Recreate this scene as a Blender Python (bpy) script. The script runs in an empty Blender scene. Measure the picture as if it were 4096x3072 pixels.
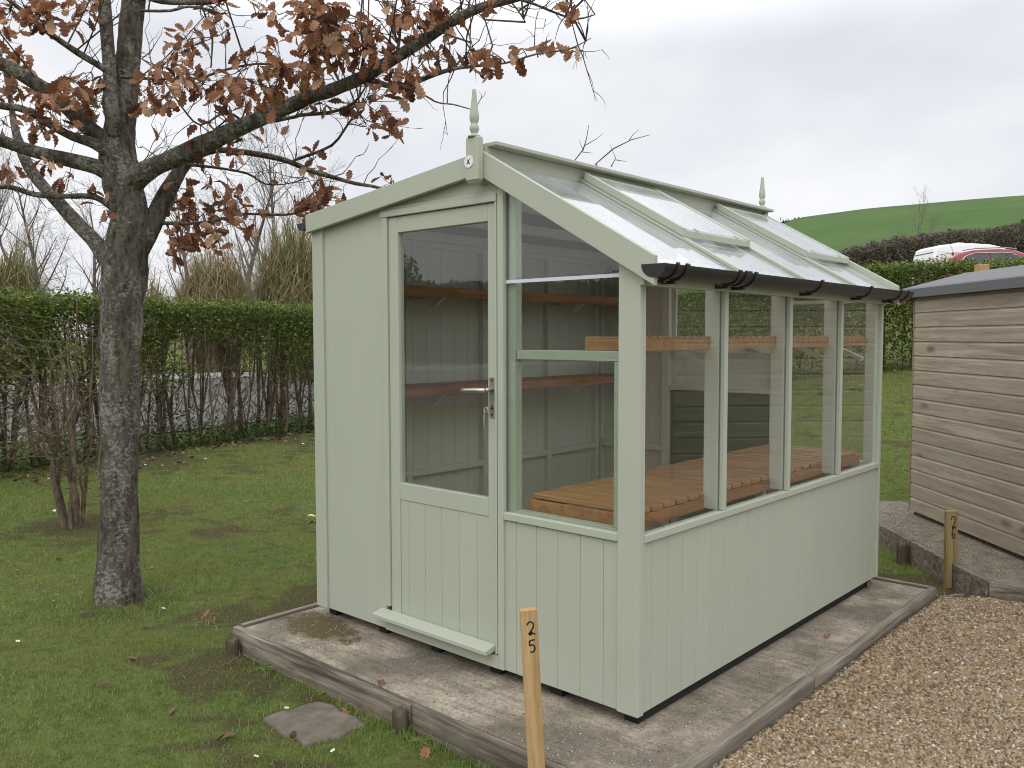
import bpy, bmesh, math, random
import numpy as np
from mathutils import Vector, Matrix, noise as mnoise

rnd = random.Random(7)
rng = np.random.default_rng(11)
SC = bpy.context.scene
COL = SC.collection

# ------------------------------------------------------------------ camera
CAM = np.array([3.617, -2.5135, 1.366])
YAW, PIT, ROL = math.radians(42.0994), math.radians(-3.15994), math.radians(-0.0857)
FPX = 3410.36
cd = bpy.data.cameras.new('camera')
cam = bpy.data.objects.new('camera', cd)
COL.objects.link(cam)
cd.sensor_width = 36.0
cd.lens = FPX / 4096 * 36.0
cd.clip_start, cd.clip_end = 0.05, 3000
cy, sy, cp, sp = math.cos(YAW), math.sin(YAW), math.cos(PIT), math.sin(PIT)
FWD = np.array([-sy*cp, cy*cp, sp]); RGT0 = np.array([cy, sy, 0]); UP0 = np.cross(RGT0, FWD)
RGT = math.cos(ROL)*RGT0 + math.sin(ROL)*UP0
UPV = -math.sin(ROL)*RGT0 + math.cos(ROL)*UP0
m = Matrix(((RGT[0], UPV[0], -FWD[0], CAM[0]), (RGT[1], UPV[1], -FWD[1], CAM[1]), (RGT[2], UPV[2], -FWD[2], CAM[2]), (0, 0, 0, 1)))
cam.matrix_world = m
SC.camera = cam

# ------------------------------------------------------------------ world, sun, exposure
SUN_EL, SUN_AZ = math.radians(52), math.radians(150)   # azimuth clockwise from +Y
w = bpy.data.worlds.new('World'); SC.world = w; w.use_nodes = True
nt = w.node_tree; nt.nodes.clear()
def N(t, **k):
    n = nt.nodes.new(t)
    for a, b in k.items(): setattr(n, a, b)
    return n
out = N('ShaderNodeOutputWorld'); bg = N('ShaderNodeBackground'); bg.inputs['Strength'].default_value = 0.1
sky = N('ShaderNodeTexSky', sky_type='NISHITA'); sky.sun_disc = False
sky.sun_elevation = SUN_EL; sky.sun_rotation = SUN_AZ
tc = N('ShaderNodeTexCoord'); sep = N('ShaderNodeSeparateXYZ')
nt.links.new(tc.outputs['Generated'], sep.inputs[0])
zc = N('ShaderNodeMath', operation='MAXIMUM'); nt.links.new(sep.outputs['Z'], zc.inputs[0]); zc.inputs[1].default_value = 0.0
za = N('ShaderNodeMath', operation='ADD'); nt.links.new(zc.outputs[0], za.inputs[0]); za.inputs[1].default_value = 0.35
dv = N('ShaderNodeVectorMath', operation='DIVIDE'); nt.links.new(tc.outputs['Generated'], dv.inputs[0])
cmb = N('ShaderNodeCombineXYZ')
for i in range(3): nt.links.new(za.outputs[0], cmb.inputs[i])
nt.links.new(cmb.outputs[0], dv.inputs[1])
nz = N('ShaderNodeTexNoise'); nz.inputs['Scale'].default_value = 1.5; nz.inputs['Detail'].default_value = 5; nz.inputs['Roughness'].default_value = 0.5
mp = N('ShaderNodeMapping'); mp.inputs['Location'].default_value = (3.1, 0.4, 0.0); mp.inputs['Scale'].default_value = (1.0, 1.0, 0.35)
nt.links.new(dv.outputs[0], mp.inputs[0]); nt.links.new(mp.outputs[0], nz.inputs['Vector'])
cr = N('ShaderNodeValToRGB')
cr.color_ramp.elements[0].position = 0.30; cr.color_ramp.elements[0].color = (0.690, 0.708, 0.760, 1)
cr.color_ramp.elements[1].position = 0.62; cr.color_ramp.elements[1].color = (0.900, 0.908, 0.928, 1)
nt.links.new(nz.outputs['Fac'], cr.inputs[0])
# an overcast sky is about three times as bright overhead as at the horizon
gr = N('ShaderNodeMapRange'); gr.interpolation_type = 'SMOOTHSTEP'
gr.inputs['From Min'].default_value = 0.30; gr.inputs['From Max'].default_value = 0.43
gr.inputs['To Min'].default_value = 11.1; gr.inputs['To Max'].default_value = 21.0
nt.links.new(sep.outputs['Z'], gr.inputs['Value'])
vs = N('ShaderNodeVectorMath', operation='SCALE'); nt.links.new(cr.outputs['Color'], vs.inputs[0]); nt.links.new(gr.outputs[0], vs.inputs['Scale'])
mx = N('ShaderNodeMix', data_type='RGBA'); mx.inputs['Factor'].default_value = 0.965
nt.links.new(sky.outputs[0], mx.inputs['A']); nt.links.new(vs.outputs[0], mx.inputs['B'])
nt.links.new(mx.outputs['Result'], bg.inputs['Color']); nt.links.new(bg.outputs[0], out.inputs[0])
sl = bpy.data.lights.new('sun', 'SUN'); so = bpy.data.objects.new('sun', sl); COL.objects.link(so)
sl.energy = 0.7; sl.angle = math.radians(35); sl.color = (1.0, 0.965, 0.92)
sdir = Vector((math.sin(SUN_AZ)*math.cos(SUN_EL), math.cos(SUN_AZ)*math.cos(SUN_EL), math.sin(SUN_EL)))
so.rotation_euler = sdir.to_track_quat('Z', 'Y').to_euler()
SC.view_settings.view_transform = 'Standard'; SC.view_settings.look = 'None'
SC.view_settings.exposure = 0.0; SC.view_settings.gamma = 1.0
SC.render.engine = 'CYCLES'
SC.cycles.use_denoising = True
try: SC.cycles.denoiser = 'OPENIMAGEDENOISE'
except Exception: pass
SC.cycles.filter_width = 1.05; SC.cycles.max_bounces = 12; SC.cycles.transparent_max_bounces = 24

# ------------------------------------------------------------------ helpers
def at(px, py, depth):                       # a pixel of the 4096 x 3072 photo and a distance along the view -> a point
    return CAM + depth*(FWD + RGT*((px-2048)/FPX) - UPV*((py-1536)/FPX))

def tag(o, label, cat, group=None, kind=None):
    o['label'] = label; o['category'] = cat
    if group: o['group'] = group
    if kind: o['kind'] = kind
    return o

def empty(name, loc, label, cat, group=None, rz=0.0):
    o = bpy.data.objects.new(name, None); COL.objects.link(o)
    o.location = loc; o.rotation_euler = (0, 0, rz); o.empty_display_size = 0.1
    return tag(o, label, cat, group)

def dup(root, loc=None, rz=None, scale=None):
    r = root.copy(); COL.objects.link(r)
    for ch in root.children:
        c = ch.copy(); COL.objects.link(c); c.parent = r
        for g in ch.children:
            d = g.copy(); COL.objects.link(d); d.parent = c
    if loc is not None: r.location = loc
    if rz is not None: r.rotation_euler = (0, 0, rz)
    if scale is not None: r.scale = scale
    return r

class MB:
    def __init__(s): s.v = []; s.f = []
    def add(s, vs, fs):
        o = len(s.v); s.v += [tuple(map(float, p)) for p in vs]; s.f += [tuple(o+i for i in q) for q in fs]; return s
    def box(s, x0, x1, y0, y1, z0, z1):
        return s.add([(x0,y0,z0),(x1,y0,z0),(x1,y1,z0),(x0,y1,z0),(x0,y0,z1),(x1,y0,z1),(x1,y1,z1),(x0,y1,z1)],
                     [(3,2,1,0),(4,5,6,7),(0,1,5,4),(1,2,6,5),(2,3,7,6),(3,0,4,7)])
    def prism(s, pts, axis, a, b):           # closed polygon in the two other axes, extruded along axis
        n = len(pts)
        def P(p, t):
            return {'x': (t, p[0], p[1]), 'y': (p[0], t, p[1]), 'z': (p[0], p[1], t)}[axis]
        vs = [P(p, a) for p in pts] + [P(p, b) for p in pts]
        return s.add(vs, [tuple(range(n))[::-1], tuple(range(n, 2*n))] + [(i, (i+1) % n, n+(i+1) % n, n+i) for i in range(n)])
    def bar(s, p, q, wd, ht, up=(0, 0, 1)):  # box beam from p to q
        p, q = Vector(p), Vector(q); d = (q-p).normalized(); u = Vector(up)
        r = d.cross(u).normalized(); u = r.cross(d)
        vs = []
        for c in (p, q):
            for a, b in ((-1,-1),(1,-1),(1,1),(-1,1)): vs.append(c + r*(a*wd/2) + u*(b*ht/2))
        return s.add(vs, [(3,2,1,0),(4,5,6,7),(0,1,5,4),(1,2,6,5),(2,3,7,6),(3,0,4,7)])
    def tube(s, pts, rad, seg=6, cap=True, wob=0.0):
        pts = [Vector(p) for p in pts]; n = len(pts)
        o = len(s.v); ref = None
        for i, p in enumerate(pts):
            d = (pts[min(i+1, n-1)] - pts[max(i-1, 0)])
            d = d.normalized() if d.length > 1e-9 else Vector((0, 0, 1))
            if ref is None:
                ref = d.orthogonal().normalized()
            ref = (ref - d*ref.dot(d))
            ref = ref.normalized() if ref.length > 1e-6 else d.orthogonal().normalized()
            b = d.cross(ref)
            r = rad[i] if hasattr(rad, '__len__') else rad
            for k in range(seg):
                a = 2*math.pi*k/seg
                q = p + (ref*math.cos(a) + b*math.sin(a))*r
                if wob:
                    q += (q-p)*wob*(mnoise.noise(q*7.0) + 0.6*mnoise.noise(q*19.0))
                s.v.append(tuple(q))
        for i in range(n-1):
            for k in range(seg):
                s.f.append((o+i*seg+k, o+i*seg+(k+1) % seg, o+(i+1)*seg+(k+1) % seg, o+(i+1)*seg+k))
        if cap:
            s.f.append(tuple(o+k for k in range(seg))[::-1]); s.f.append(tuple(o+(n-1)*seg+k for k in range(seg)))
        return s
    def lathe(s, prof, c, seg=20):
        o = len(s.v); n = len(prof)
        for r, z in prof:
            for k in range(seg):
                a = 2*math.pi*k/seg
                s.v.append((c[0]+r*math.cos(a), c[1]+r*math.sin(a), c[2]+z))
        for i in range(n-1):
            for k in range(seg):
                s.f.append((o+i*seg+k, o+i*seg+(k+1) % seg, o+(i+1)*seg+(k+1) % seg, o+(i+1)*seg+k))
        s.f.append(tuple(o+k for k in range(seg))[::-1]); s.f.append(tuple(o+(n-1)*seg+k for k in range(seg)))
        return s
    def build(s, name, mat, parent=None, bevel=0.0, smooth=False, bseg=1):
        me = bpy.data.meshes.new(name); me.from_pydata(s.v, [], s.f)
        me.validate()
        o = bpy.data.objects.new(name, me); COL.objects.link(o)
        me.materials.append(mat)
        if parent is not None:
            o.parent = parent
            off = Vector(parent.location)
            p = parent.parent
            while p is not None: off += Vector(p.location); p = p.parent
            if off.length > 0:
                me.transform(Matrix.Translation(-off))
        bm = bmesh.new(); bm.from_mesh(me); bmesh.ops.recalc_face_normals(bm, faces=bm.faces); bm.to_mesh(me); bm.free()
        if smooth:
            me.polygons.foreach_set('use_smooth', [True]*len(me.polygons))
        if bevel:
            b = o.modifiers.new('bevel', 'BEVEL'); b.width = bevel; b.segments = bseg; b.limit_method = 'ANGLE'; b.angle_limit = math.radians(40)
        return o

def raw_mesh(name, V, F, mat, parent=None, smooth=False, loc=None):
    """V (n,3), F (m,k) arrays of one polygon size."""
    V = np.asarray(V, np.float32); F = np.asarray(F, np.int32)
    if parent is not None: V = V - np.array(parent.location, np.float32)
    me = bpy.data.meshes.new(name)
    k = F.shape[1]
    me.vertices.add(len(V)); me.vertices.foreach_set('co', V.ravel())
    me.loops.add(F.size); me.loops.foreach_set('vertex_index', F.ravel())
    me.polygons.add(len(F)); me.polygons.foreach_set('loop_start', np.arange(0, F.size, k, dtype=np.int32))
    if smooth: me.polygons.foreach_set('use_smooth', np.ones(len(F), bool))
    me.update(calc_edges=True)
    me.materials.append(mat)
    o = bpy.data.objects.new(name, me); COL.objects.link(o)
    if parent is not None: o.parent = parent
    return o

# ------------------------------------------------------------------ materials
class MT:
    def __init__(s, name):
        s.m = bpy.data.materials.new(name); s.m.use_nodes = True
        s.t = s.m.node_tree; s.b = s.t.nodes['Principled BSDF']
        s.out = s.t.nodes['Material Output']
    def n(s, t, **k):
        x = s.t.nodes.new(t)
        for a, b in k.items(): setattr(x, a, b)
        return x
    def l(s, a, b): s.t.links.new(a, b); return s
    def coord(s, scale=(1, 1, 1), rot=(0, 0, 0), kind='Object'):
        c = s.n('ShaderNodeTexCoord'); p = s.n('ShaderNodeMapping')
        p.inputs['Scale'].default_value = scale; p.inputs['Rotation'].default_value = rot
        s.l(c.outputs[kind], p.inputs[0]); return p.outputs[0]
    def noise(s, vec, scale, detail=4, rough=0.55, out='Fac', dist=0.0):
        x = s.n('ShaderNodeTexNoise'); x.inputs['Scale'].default_value = scale; x.inputs['Detail'].default_value = detail
        x.inputs['Roughness'].default_value = rough; x.inputs['Distortion'].default_value = dist
        s.l(vec, x.inputs['Vector']); return x.outputs[out]
    def vor(s, vec, scale, out='Distance', feature='F1'):
        x = s.n('ShaderNodeTexVoronoi'); x.feature = feature; x.inputs['Scale'].default_value = scale
        s.l(vec, x.inputs['Vector']); return x.outputs[out]
    def ramp(s, fac, stops, interp='LINEAR'):
        x = s.n('ShaderNodeValToRGB'); e = x.color_ramp.elements; x.color_ramp.interpolation = interp
        while len(e) < len(stops): e.new(0.5)
        for i, (p, c) in enumerate(stops):
            e[i].position = p; e[i].color = (c[0], c[1], c[2], 1) if hasattr(c, '__len__') else (c, c, c, 1)
        s.l(fac, x.inputs[0]); return x.outputs[0]
    def mix(s, fac, a, b, mode='MIX'):
        x = s.n('ShaderNodeMix', data_type='RGBA', blend_type=mode)
        for v, nm in ((fac, 'Factor'), (a, 'A'), (b, 'B')):
            sock = x.inputs[nm]
            if nm == 'Factor': sock = x.inputs[0]
            if isinstance(v, (int, float)): sock.default_value = v
            elif isinstance(v, tuple): sock.default_value = (v[0], v[1], v[2], 1)
            else: s.l(v, sock)
        return x.outputs['Result']
    def math(s, op, a, b=0.0):
        x = s.n('ShaderNodeMath', operation=op)
        for i, v in enumerate((a, b)):
            if isinstance(v, (int, float)): x.inputs[i].default_value = v
            else: s.l(v, x.inputs[i])
        return x.outputs[0]
    def island(s):
        return s.n('ShaderNodeNewGeometry').outputs['Random Per Island']
    def col(s, c):
        if isinstance(c, tuple): s.b.inputs['Base Color'].default_value = (c[0], c[1], c[2], 1)
        else: s.l(c, s.b.inputs['Base Color'])
        return s
    def rough(s, r):
        if isinstance(r, (int, float)): s.b.inputs['Roughness'].default_value = r
        else: s.l(r, s.b.inputs['Roughness'])
        return s
    def spec(s, v): s.b.inputs['Specular IOR Level'].default_value = v; return s
    def bump(s, h, strength=0.3, dist=0.01):
        x = s.n('ShaderNodeBump'); x.inputs['Strength'].default_value = strength; x.inputs['Distance'].default_value = dist
        s.l(h, x.inputs['Height']); s.l(x.outputs[0], s.b.inputs['Normal']); return s
    def translucent(s, colour, fac):
        tr = s.n('ShaderNodeBsdfTranslucent'); ms = s.n('ShaderNodeMixShader'); ms.inputs[0].default_value = fac
        if isinstance(colour, tuple): tr.inputs[0].default_value = (colour[0], colour[1], colour[2], 1)
        else: s.l(colour, tr.inputs[0])
        s.l(s.b.outputs[0], ms.inputs[1]); s.l(tr.outputs[0], ms.inputs[2]); s.l(ms.outputs[0], s.out.inputs[0]); return s

def m_plain(name, c, r=0.6, metal=0.0, spec=0.5, noise=0.0, nscale=30):
    t = MT(name); t.rough(r).spec(spec); t.b.inputs['Metallic'].default_value = metal
    if noise:
        f = t.noise(t.coord(), nscale, 3)
        t.col(t.mix(f, tuple(max(0, x*(1-noise)) for x in c), tuple(x*(1+noise) for x in c)))
    else: t.col(c)
    return t.m

def m_paint(name, c, board=0.0):
    t = MT(name); v = t.coord()
    f = t.noise(v, 2.2, 4, 0.6)
    c1 = t.mix(f, tuple(x*0.94 for x in c), tuple(x*1.05 for x in c))
    g = t.noise(t.coord((60, 60, 3.0)), 1.0, 4, 0.6)           # faint wood grain under the paint
    if board:
        c1 = t.mix(t.math('MULTIPLY', t.island(), board), c1, tuple(x*0.86 for x in c))
    # rain splash and dust low down and odd scuffs
    sc = t.ramp(t.noise(v, 14, 5, 0.7), [(0.66, 0.0), (0.78, 1.0)])
    c1 = t.mix(t.math('MULTIPLY', sc, 0.10), c1, (0.30, 0.30, 0.24))
    t.col(c1).rough(t.math('ADD', t.math('MULTIPLY', g, 0.18), 0.40)).spec(0.35)
    t.bump(t.math('ADD', t.math('MULTIPLY', g, 0.6), t.math('MULTIPLY', t.noise(v, 160, 2), 0.25)), 0.22, 0.0025)
    return t.m

def m_wood(name, stops, along='x', grain=40.0, knots=0.0, rough=0.75, island=0.3, bump=0.35, dark=None):
    """stops: 3 colours dark -> light; along: grain axis."""
    t = MT(name)
    geo = t.n('ShaderNodeNewGeometry'); tcn = t.n('ShaderNodeTexCoord')
    oi = t.n('ShaderNodeObjectInfo')                     # each board, also each board that is its own object, gets its own tone
    rv = t.math('FRACT', t.math('ADD', geo.outputs['Random Per Island'], t.math('MULTIPLY', oi.outputs['Random'], 7.31)))
    off = t.n('ShaderNodeVectorMath', operation='SCALE'); off.inputs[0].default_value = (13.1, 7.7, 5.3); t.l(rv, off.inputs['Scale'])
    ad = t.n('ShaderNodeVectorMath', operation='ADD'); t.l(tcn.outputs['Object'], ad.inputs[0]); t.l(off.outputs[0], ad.inputs[1])
    mpn = t.n('ShaderNodeMapping'); k = 0.05
    mpn.inputs['Scale'].default_value = tuple((k if a == along else 1.0) for a in 'xyz'); t.l(ad.outputs[0], mpn.inputs[0])
    v = mpn.outputs[0]
    n1 = t.noise(v, grain, 6, 0.62, dist=0.6)
    n2 = t.noise(v, grain*5.0, 3, 0.6)
    f = t.math('ADD', t.math('MULTIPLY', n1, 0.72), t.math('MULTIPLY', n2, 0.28))
    c = t.ramp(f, [(0.36, stops[0]), (0.50, stops[1]), (0.64, stops[2])])
    lo = t.noise(t.coord(), 3.0, 4)
    c = t.mix(t.math('MULTIPLY', t.ramp(lo, [(0.4, 0.0), (0.7, 1.0)]), 0.35), c, tuple(x*0.62 for x in stops[0]) if dark is None else dark)
    c = t.mix(t.math('MULTIPLY', rv, island), c, tuple(x*0.7 for x in stops[1]))
    if knots:
        mk = t.n('ShaderNodeMapping'); mk.inputs['Scale'].default_value = tuple((0.40 if a == along else 1.0) for a in 'xyz'); t.l(ad.outputs[0], mk.inputs[0])
        kd = t.vor(mk.outputs[0], knots)
        kf = t.ramp(kd, [(0.06, 1.0), (0.11, 0.6), (0.20, 0.0)])
        c = t.mix(t.math('MULTIPLY', kf, 0.75), c, tuple(x*0.33 for x in stops[0]))
    t.col(c).rough(rough).spec(0.3).bump(f, bump, 0.004)
    return t.m

M = {}
SAGE = (0.425, 0.449, 0.360)
M['paint'] = m_paint('sage_paint', SAGE)
M['paint_boards'] = m_paint('sage_paint_boards', SAGE, 0.14)
M['paint_inside'] = m_paint('sage_paint_inside', (0.68, 0.665, 0.60), 0.12)
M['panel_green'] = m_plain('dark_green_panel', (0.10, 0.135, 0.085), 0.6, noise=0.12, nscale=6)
M['black_plastic'] = m_plain('black_gutter_plastic', (0.018, 0.018, 0.019), 0.36, spec=0.5, noise=0.2, nscale=40)
M['black_rubber'] = m_plain('black_bearer', (0.012, 0.012, 0.012), 0.8)
M['steel'] = m_plain('brushed_steel', (0.50, 0.47, 0.42), 0.34, metal=1.0, noise=0.1, nscale=80)
M['white'] = m_plain('white_plastic', (0.80, 0.80, 0.80), 0.4)
M['navy'] = m_plain('navy_print', (0.01, 0.015, 0.05), 0.5)
M['ink'] = m_plain('black_marker', (0.012, 0.011, 0.010), 0.6)
M['staging'] = m_wood('brown_stained_timber', [(0.30, 0.135, 0.060), (0.45, 0.225, 0.110), (0.56, 0.32, 0.17)], 'x', 30, 0, 0.6, 0.5, 0.25)
M['staging_y'] = m_wood('brown_stained_timber_long', [(0.27, 0.105, 0.050), (0.41, 0.185, 0.090), (0.52, 0.26, 0.14)], 'y', 30, 0, 0.6, 0.3, 0.25)
M['post'] = m_wood('pale_softwood', [(0.33, 0.205, 0.085), (0.45, 0.295, 0.135), (0.55, 0.385, 0.195)], 'z', 50, 6, 0.7, 0.0, 0.25, dark=(0.30, 0.19, 0.075))
M['post_old'] = m_wood('stained_softwood', [(0.17, 0.120, 0.045), (0.28, 0.205, 0.090), (0.37, 0.285, 0.14)], 'z', 50, 6, 0.75, 0.0, 0.3, dark=(0.13, 0.09, 0.04))
M['edging'] = m_wood('weathered_edging', [(0.050, 0.040, 0.029), (0.195, 0.163, 0.125), (0.380, 0.332, 0.270)], 'x', 34, 0, 0.85, 0.3, 0.7, dark=(0.035, 0.030, 0.022))
M['edging_y'] = m_wood('weathered_rail', [(0.085, 0.070, 0.052), (0.220, 0.187, 0.145), (0.350, 0.308, 0.250)], 'y', 34, 0, 0.85, 0.3, 0.6, dark=(0.07, 0.058, 0.04))
M['peg'] = m_wood('old_peg_timber', [(0.035, 0.028, 0.018), (0.10, 0.078, 0.048), (0.19, 0.155, 0.10)], 'z', 40, 0, 0.9, 0.2, 0.7, dark=(0.02, 0.016, 0.010))
M['cladding'] = m_wood('greyed_shiplap', [(0.240, 0.190, 0.138), (0.385, 0.322, 0.245), (0.51, 0.448, 0.360)], 'x', 26, 5.5, 0.8, 0.50, 0.35, dark=(0.36, 0.27, 0.18))
M['cladding_trim'] = m_wood('tan_shed_trim', [(0.19, 0.135, 0.075), (0.27, 0.20, 0.12), (0.34, 0.26, 0.17)], 'z', 30, 0, 0.8, 0.3, 0.3)

def m_glass(name, tint=(0.93, 0.96, 0.94), ior=1.52, wave=0.0, sky_sheen=0.0):
    t = MT(name); t.t.nodes.remove(t.b)
    tr = t.n('ShaderNodeBsdfTransparent'); tr.inputs[0].default_value = (*tint, 1)
    gl = t.n('ShaderNodeBsdfGlossy'); gl.inputs['Roughness'].default_value = 0.0; gl.inputs[0].default_value = (1, 1, 1, 1)
    fr = t.n('ShaderNodeFresnel')
    # thin sheet: the far face reflects like the near one (no total reflection inside the pane)
    bf = t.n('ShaderNodeNewGeometry').outputs['Backfacing']
    t.l(t.math('ADD', ior, t.math('MULTIPLY', bf, 1.0/ior-ior)), fr.inputs['IOR'])
    f2 = fr.outputs[0]
    ms = t.n('ShaderNodeMixShader'); t.l(f2, ms.inputs[0]); t.l(tr.outputs[0], ms.inputs[1]); t.l(gl.outputs[0], ms.inputs[2])
    if wave:
        b = t.n('ShaderNodeBump'); b.inputs['Strength'].default_value = 1.0; b.inputs['Distance'].default_value = wave
        t.l(t.noise(t.coord(), 2.5, 1), b.inputs['Height']); t.l(b.outputs[0], gl.inputs['Normal'])
    last = ms.outputs[0]
    if sky_sheen:  # whitish film mixed in, standing in for bright sky reflected off the roof panes
        d1 = t.n('ShaderNodeBsdfDiffuse'); d1.inputs[0].default_value = (0.80, 0.82, 0.83, 1); d2 = t.n('ShaderNodeBsdfTranslucent'); d2.inputs[0].default_value = (0.80, 0.82, 0.83, 1)
        df = t.n('ShaderNodeMixShader'); df.inputs[0].default_value = 0.45; t.l(d1.outputs[0], df.inputs[1]); t.l(d2.outputs[0], df.inputs[2])
        m2 = t.n('ShaderNodeMixShader')
        d = t.ramp(t.noise(t.coord((1, 1, 0.4)), 5, 5, 0.7), [(0.15, 0.0), (1.0, 1.0)])
        t.l(t.math('MULTIPLY', d, sky_sheen), m2.inputs[0]); t.l(last, m2.inputs[1]); t.l(df.outputs[0], m2.inputs[2]); last = m2.outputs[0]
    t.l(last, t.out.inputs[0]); return t.m
M['glass'] = m_glass('window_glass', wave=0.0003, sky_sheen=0.0)
M['glass_roof'] = m_glass('roof_glass', (0.92, 0.94, 0.94), 2.0, 0.0002, 0.55)
M['clear_strip'] = m_plain('clear_glazing_strip', (0.62, 0.66, 0.72), 0.2, spec=0.6)
M['car_glass'] = m_plain('dark_car_glass', (0.02, 0.024, 0.026), 0.05, spec=0.8)
M['grey_strip'] = m_plain('grey_glazing_seal', (0.16, 0.17, 0.18), 0.4)

def m_ground(name, kind):
    t = MT(name); v = t.coord(kind='Object')
    if kind == 'lawn':
        a = t.n('ShaderNodeAttribute'); a.attribute_name = 'bare'
        n1 = t.noise(v, 1.3, 5); n2 = t.noise(v, 16, 5, 0.7); n3 = t.noise(v, 90, 3, 0.7)
        g = t.ramp(n2, [(0.28, (0.058, 0.074, 0.020)), (0.5, (0.110, 0.138, 0.038)), (0.72, (0.170, 0.185, 0.060))])
        g = t.mix(t.ramp(n1, [(0.45, 0.0), (0.68, 0.7)]), g, (0.135, 0.125, 0.035))
        s_ = t.ramp(n3, [(0.25, (0.030, 0.022, 0.012)), (0.55, (0.088, 0.072, 0.036)), (0.8, (0.17, 0.145, 0.085))])
        f = t.math('ADD', a.outputs['Fac'], t.math('MULTIPLY', t.math('SUBTRACT', n2, 0.5), 0.9))
        t.col(t.mix(t.ramp(f, [(0.40, 0.0), (0.66, 0.9)]), g, s_)).rough(0.95).spec(0.1)
        t.bump(t.math('ADD', n2, t.math('MULTIPLY', n3, 0.6)), 0.8, 0.03)
    elif kind == 'slab':
        n1 = t.noise(v, 1.7, 5, 0.6); n2 = t.noise(v, 9, 5, 0.7); n3 = t.noise(v, 75, 4, 0.85)
        st = t.noise(t.coord((3.0, 40, 1)), 1.0, 3, 0.7)       # marks of the tamping beam across the slab
        c = t.ramp(n2, [(0.3, (0.215, 0.180, 0.130)), (0.5, (0.400, 0.345, 0.265)), (0.72, (0.560, 0.492, 0.395))])
        c = t.mix(t.ramp(n1, [(0.47, 0.0), (0.63, 0.78)]), c, (0.145, 0.122, 0.092))
        c = t.mix(t.math('MULTIPLY', t.ramp(st, [(0.4, 0.0), (0.6, 1.0)]), 0.30), c, (0.10, 0.085, 0.07))
        sp_ = t.ramp(t.vor(v, 95), [(0.10, 1.0), (0.22, 0.0)])
        spm = t.ramp(t.noise(v, 30, 2), [(0.42, 0.0), (0.6, 1.0)])
        c = t.mix(t.math('MULTIPLY', t.math('MULTIPLY', sp_, spm), 0.75), c, (0.62, 0.57, 0.50))
        dk = t.ramp(n3, [(0.36, 1.0), (0.50, 0.0)])
        c = t.mix(t.math('MULTIPLY', dk, 0.55), c, (0.05, 0.043, 0.035))
        # moss in the front left corner of the slab
        sx = t.n('ShaderNodeSeparateXYZ'); t.l(v, sx.inputs[0])
        dx = t.math('DIVIDE', t.math('SUBTRACT', sx.outputs[0], 0.16), 0.34); dy = t.math('DIVIDE', t.math('ADD', sx.outputs[1], 0.10), 0.17)
        rr = t.math('ADD', t.math('MULTIPLY', dx, dx), t.math('MULTIPLY', dy, dy))
        mf = t.math('ADD', t.math('SUBTRACT', 1.0, rr), t.math('MULTIPLY', t.math('SUBTRACT', n2, 0.5), 2.6))
        c = t.mix(t.ramp(mf, [(0.25, 0.0), (0.60, 0.92)]), c, t.mix(n3, (0.055, 0.038, 0.016), (0.13, 0.098, 0.038)))
        t.col(c).rough(0.92).spec(0.2)
        t.bump(t.math('ADD', t.math('ADD', n3, t.math('MULTIPLY', sp_, 0.6)), t.math('MULTIPLY', st, 0.8)), 0.65, 0.006)
    elif kind == 'gravel_bed':
        vc = t.n('ShaderNodeTexVoronoi'); vc.inputs['Scale'].default_value = 85; t.l(v, vc.inputs['Vector'])
        sp_ = t.n('ShaderNodeSeparateColor'); t.l(vc.outputs['Color'], sp_.inputs[0])
        c = t.ramp(sp_.outputs[0], [(0.0, (0.10, 0.075, 0.048)), (0.35, (0.26, 0.19, 0.115)), (0.6, (0.40, 0.30, 0.185)), (0.85, (0.46, 0.40, 0.32)), (1.0, (0.60, 0.55, 0.46))])
        c = t.mix(t.ramp(vc.outputs['Distance'], [(0.35, 0.0), (0.65, 0.85)]), c, (0.045, 0.034, 0.022))
        t.col(c).rough(0.8).spec(0.3)
        h = t.math('SUBTRACT', 1.0, vc.outputs['Distance']); t.bump(h, 0.9, 0.012)
    elif kind == 'asphalt':
        n1 = t.noise(v, 0.5, 4); n2 = t.noise(v, 60, 3, 0.8)
        t.col(t.mix(n2, t.mix(n1, (0.068, 0.064, 0.058), (0.105, 0.099, 0.090)), (0.135, 0.128, 0.116))).rough(0.85)
    elif kind == 'hill':
        n1 = t.noise(v, 0.012, 4); n2 = t.noise(t.coord((1, 0.25, 1)), 0.12, 4); n3 = t.noise(v, 0.6, 5, 0.7)
        c = t.ramp(n2, [(0.3, (0.058, 0.118, 0.027)), (0.7, (0.090, 0.155, 0.038))])
        c = t.mix(t.ramp(n1, [(0.4, 0.0), (0.65, 0.6)]), c, (0.070, 0.100, 0.040))
        c = t.mix(t.math('MULTIPLY', t.ramp(n3, [(0.35, 0.0), (0.65, 1.0)]), 0.45), c, (0.040, 0.082, 0.020))
        t.col(c).rough(0.95).spec(0.1)
    elif kind == 'stone':
        n2 = t.noise(v, 12, 5, 0.7); n3 = t.noise(v, 110, 3, 0.8)
        c = t.ramp(n2, [(0.3, (0.095, 0.078, 0.056)), (0.7, (0.225, 0.192, 0.152))])
        c = t.mix(t.math('MULTIPLY', n3, 0.4), c, (0.07, 0.065, 0.04))
        t.col(c).rough(0.9).bump(t.math('ADD', n2, n3), 0.5, 0.006)
    elif kind == 'felt':
        n2 = t.noise(v, 4, 4); n3 = t.noise(v, 260, 2, 0.9)
        c = t.mix(n3, (0.085, 0.087, 0.090), (0.215, 0.218, 0.222)); c = t.mix(t.ramp(n2, [(0.4, 0.0), (0.7, 0.5)]), c, (0.155, 0.157, 0.162))
        t.col(c).rough(0.85).bump(n3, 0.4, 0.003)
    elif kind == 'slab2':
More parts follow.
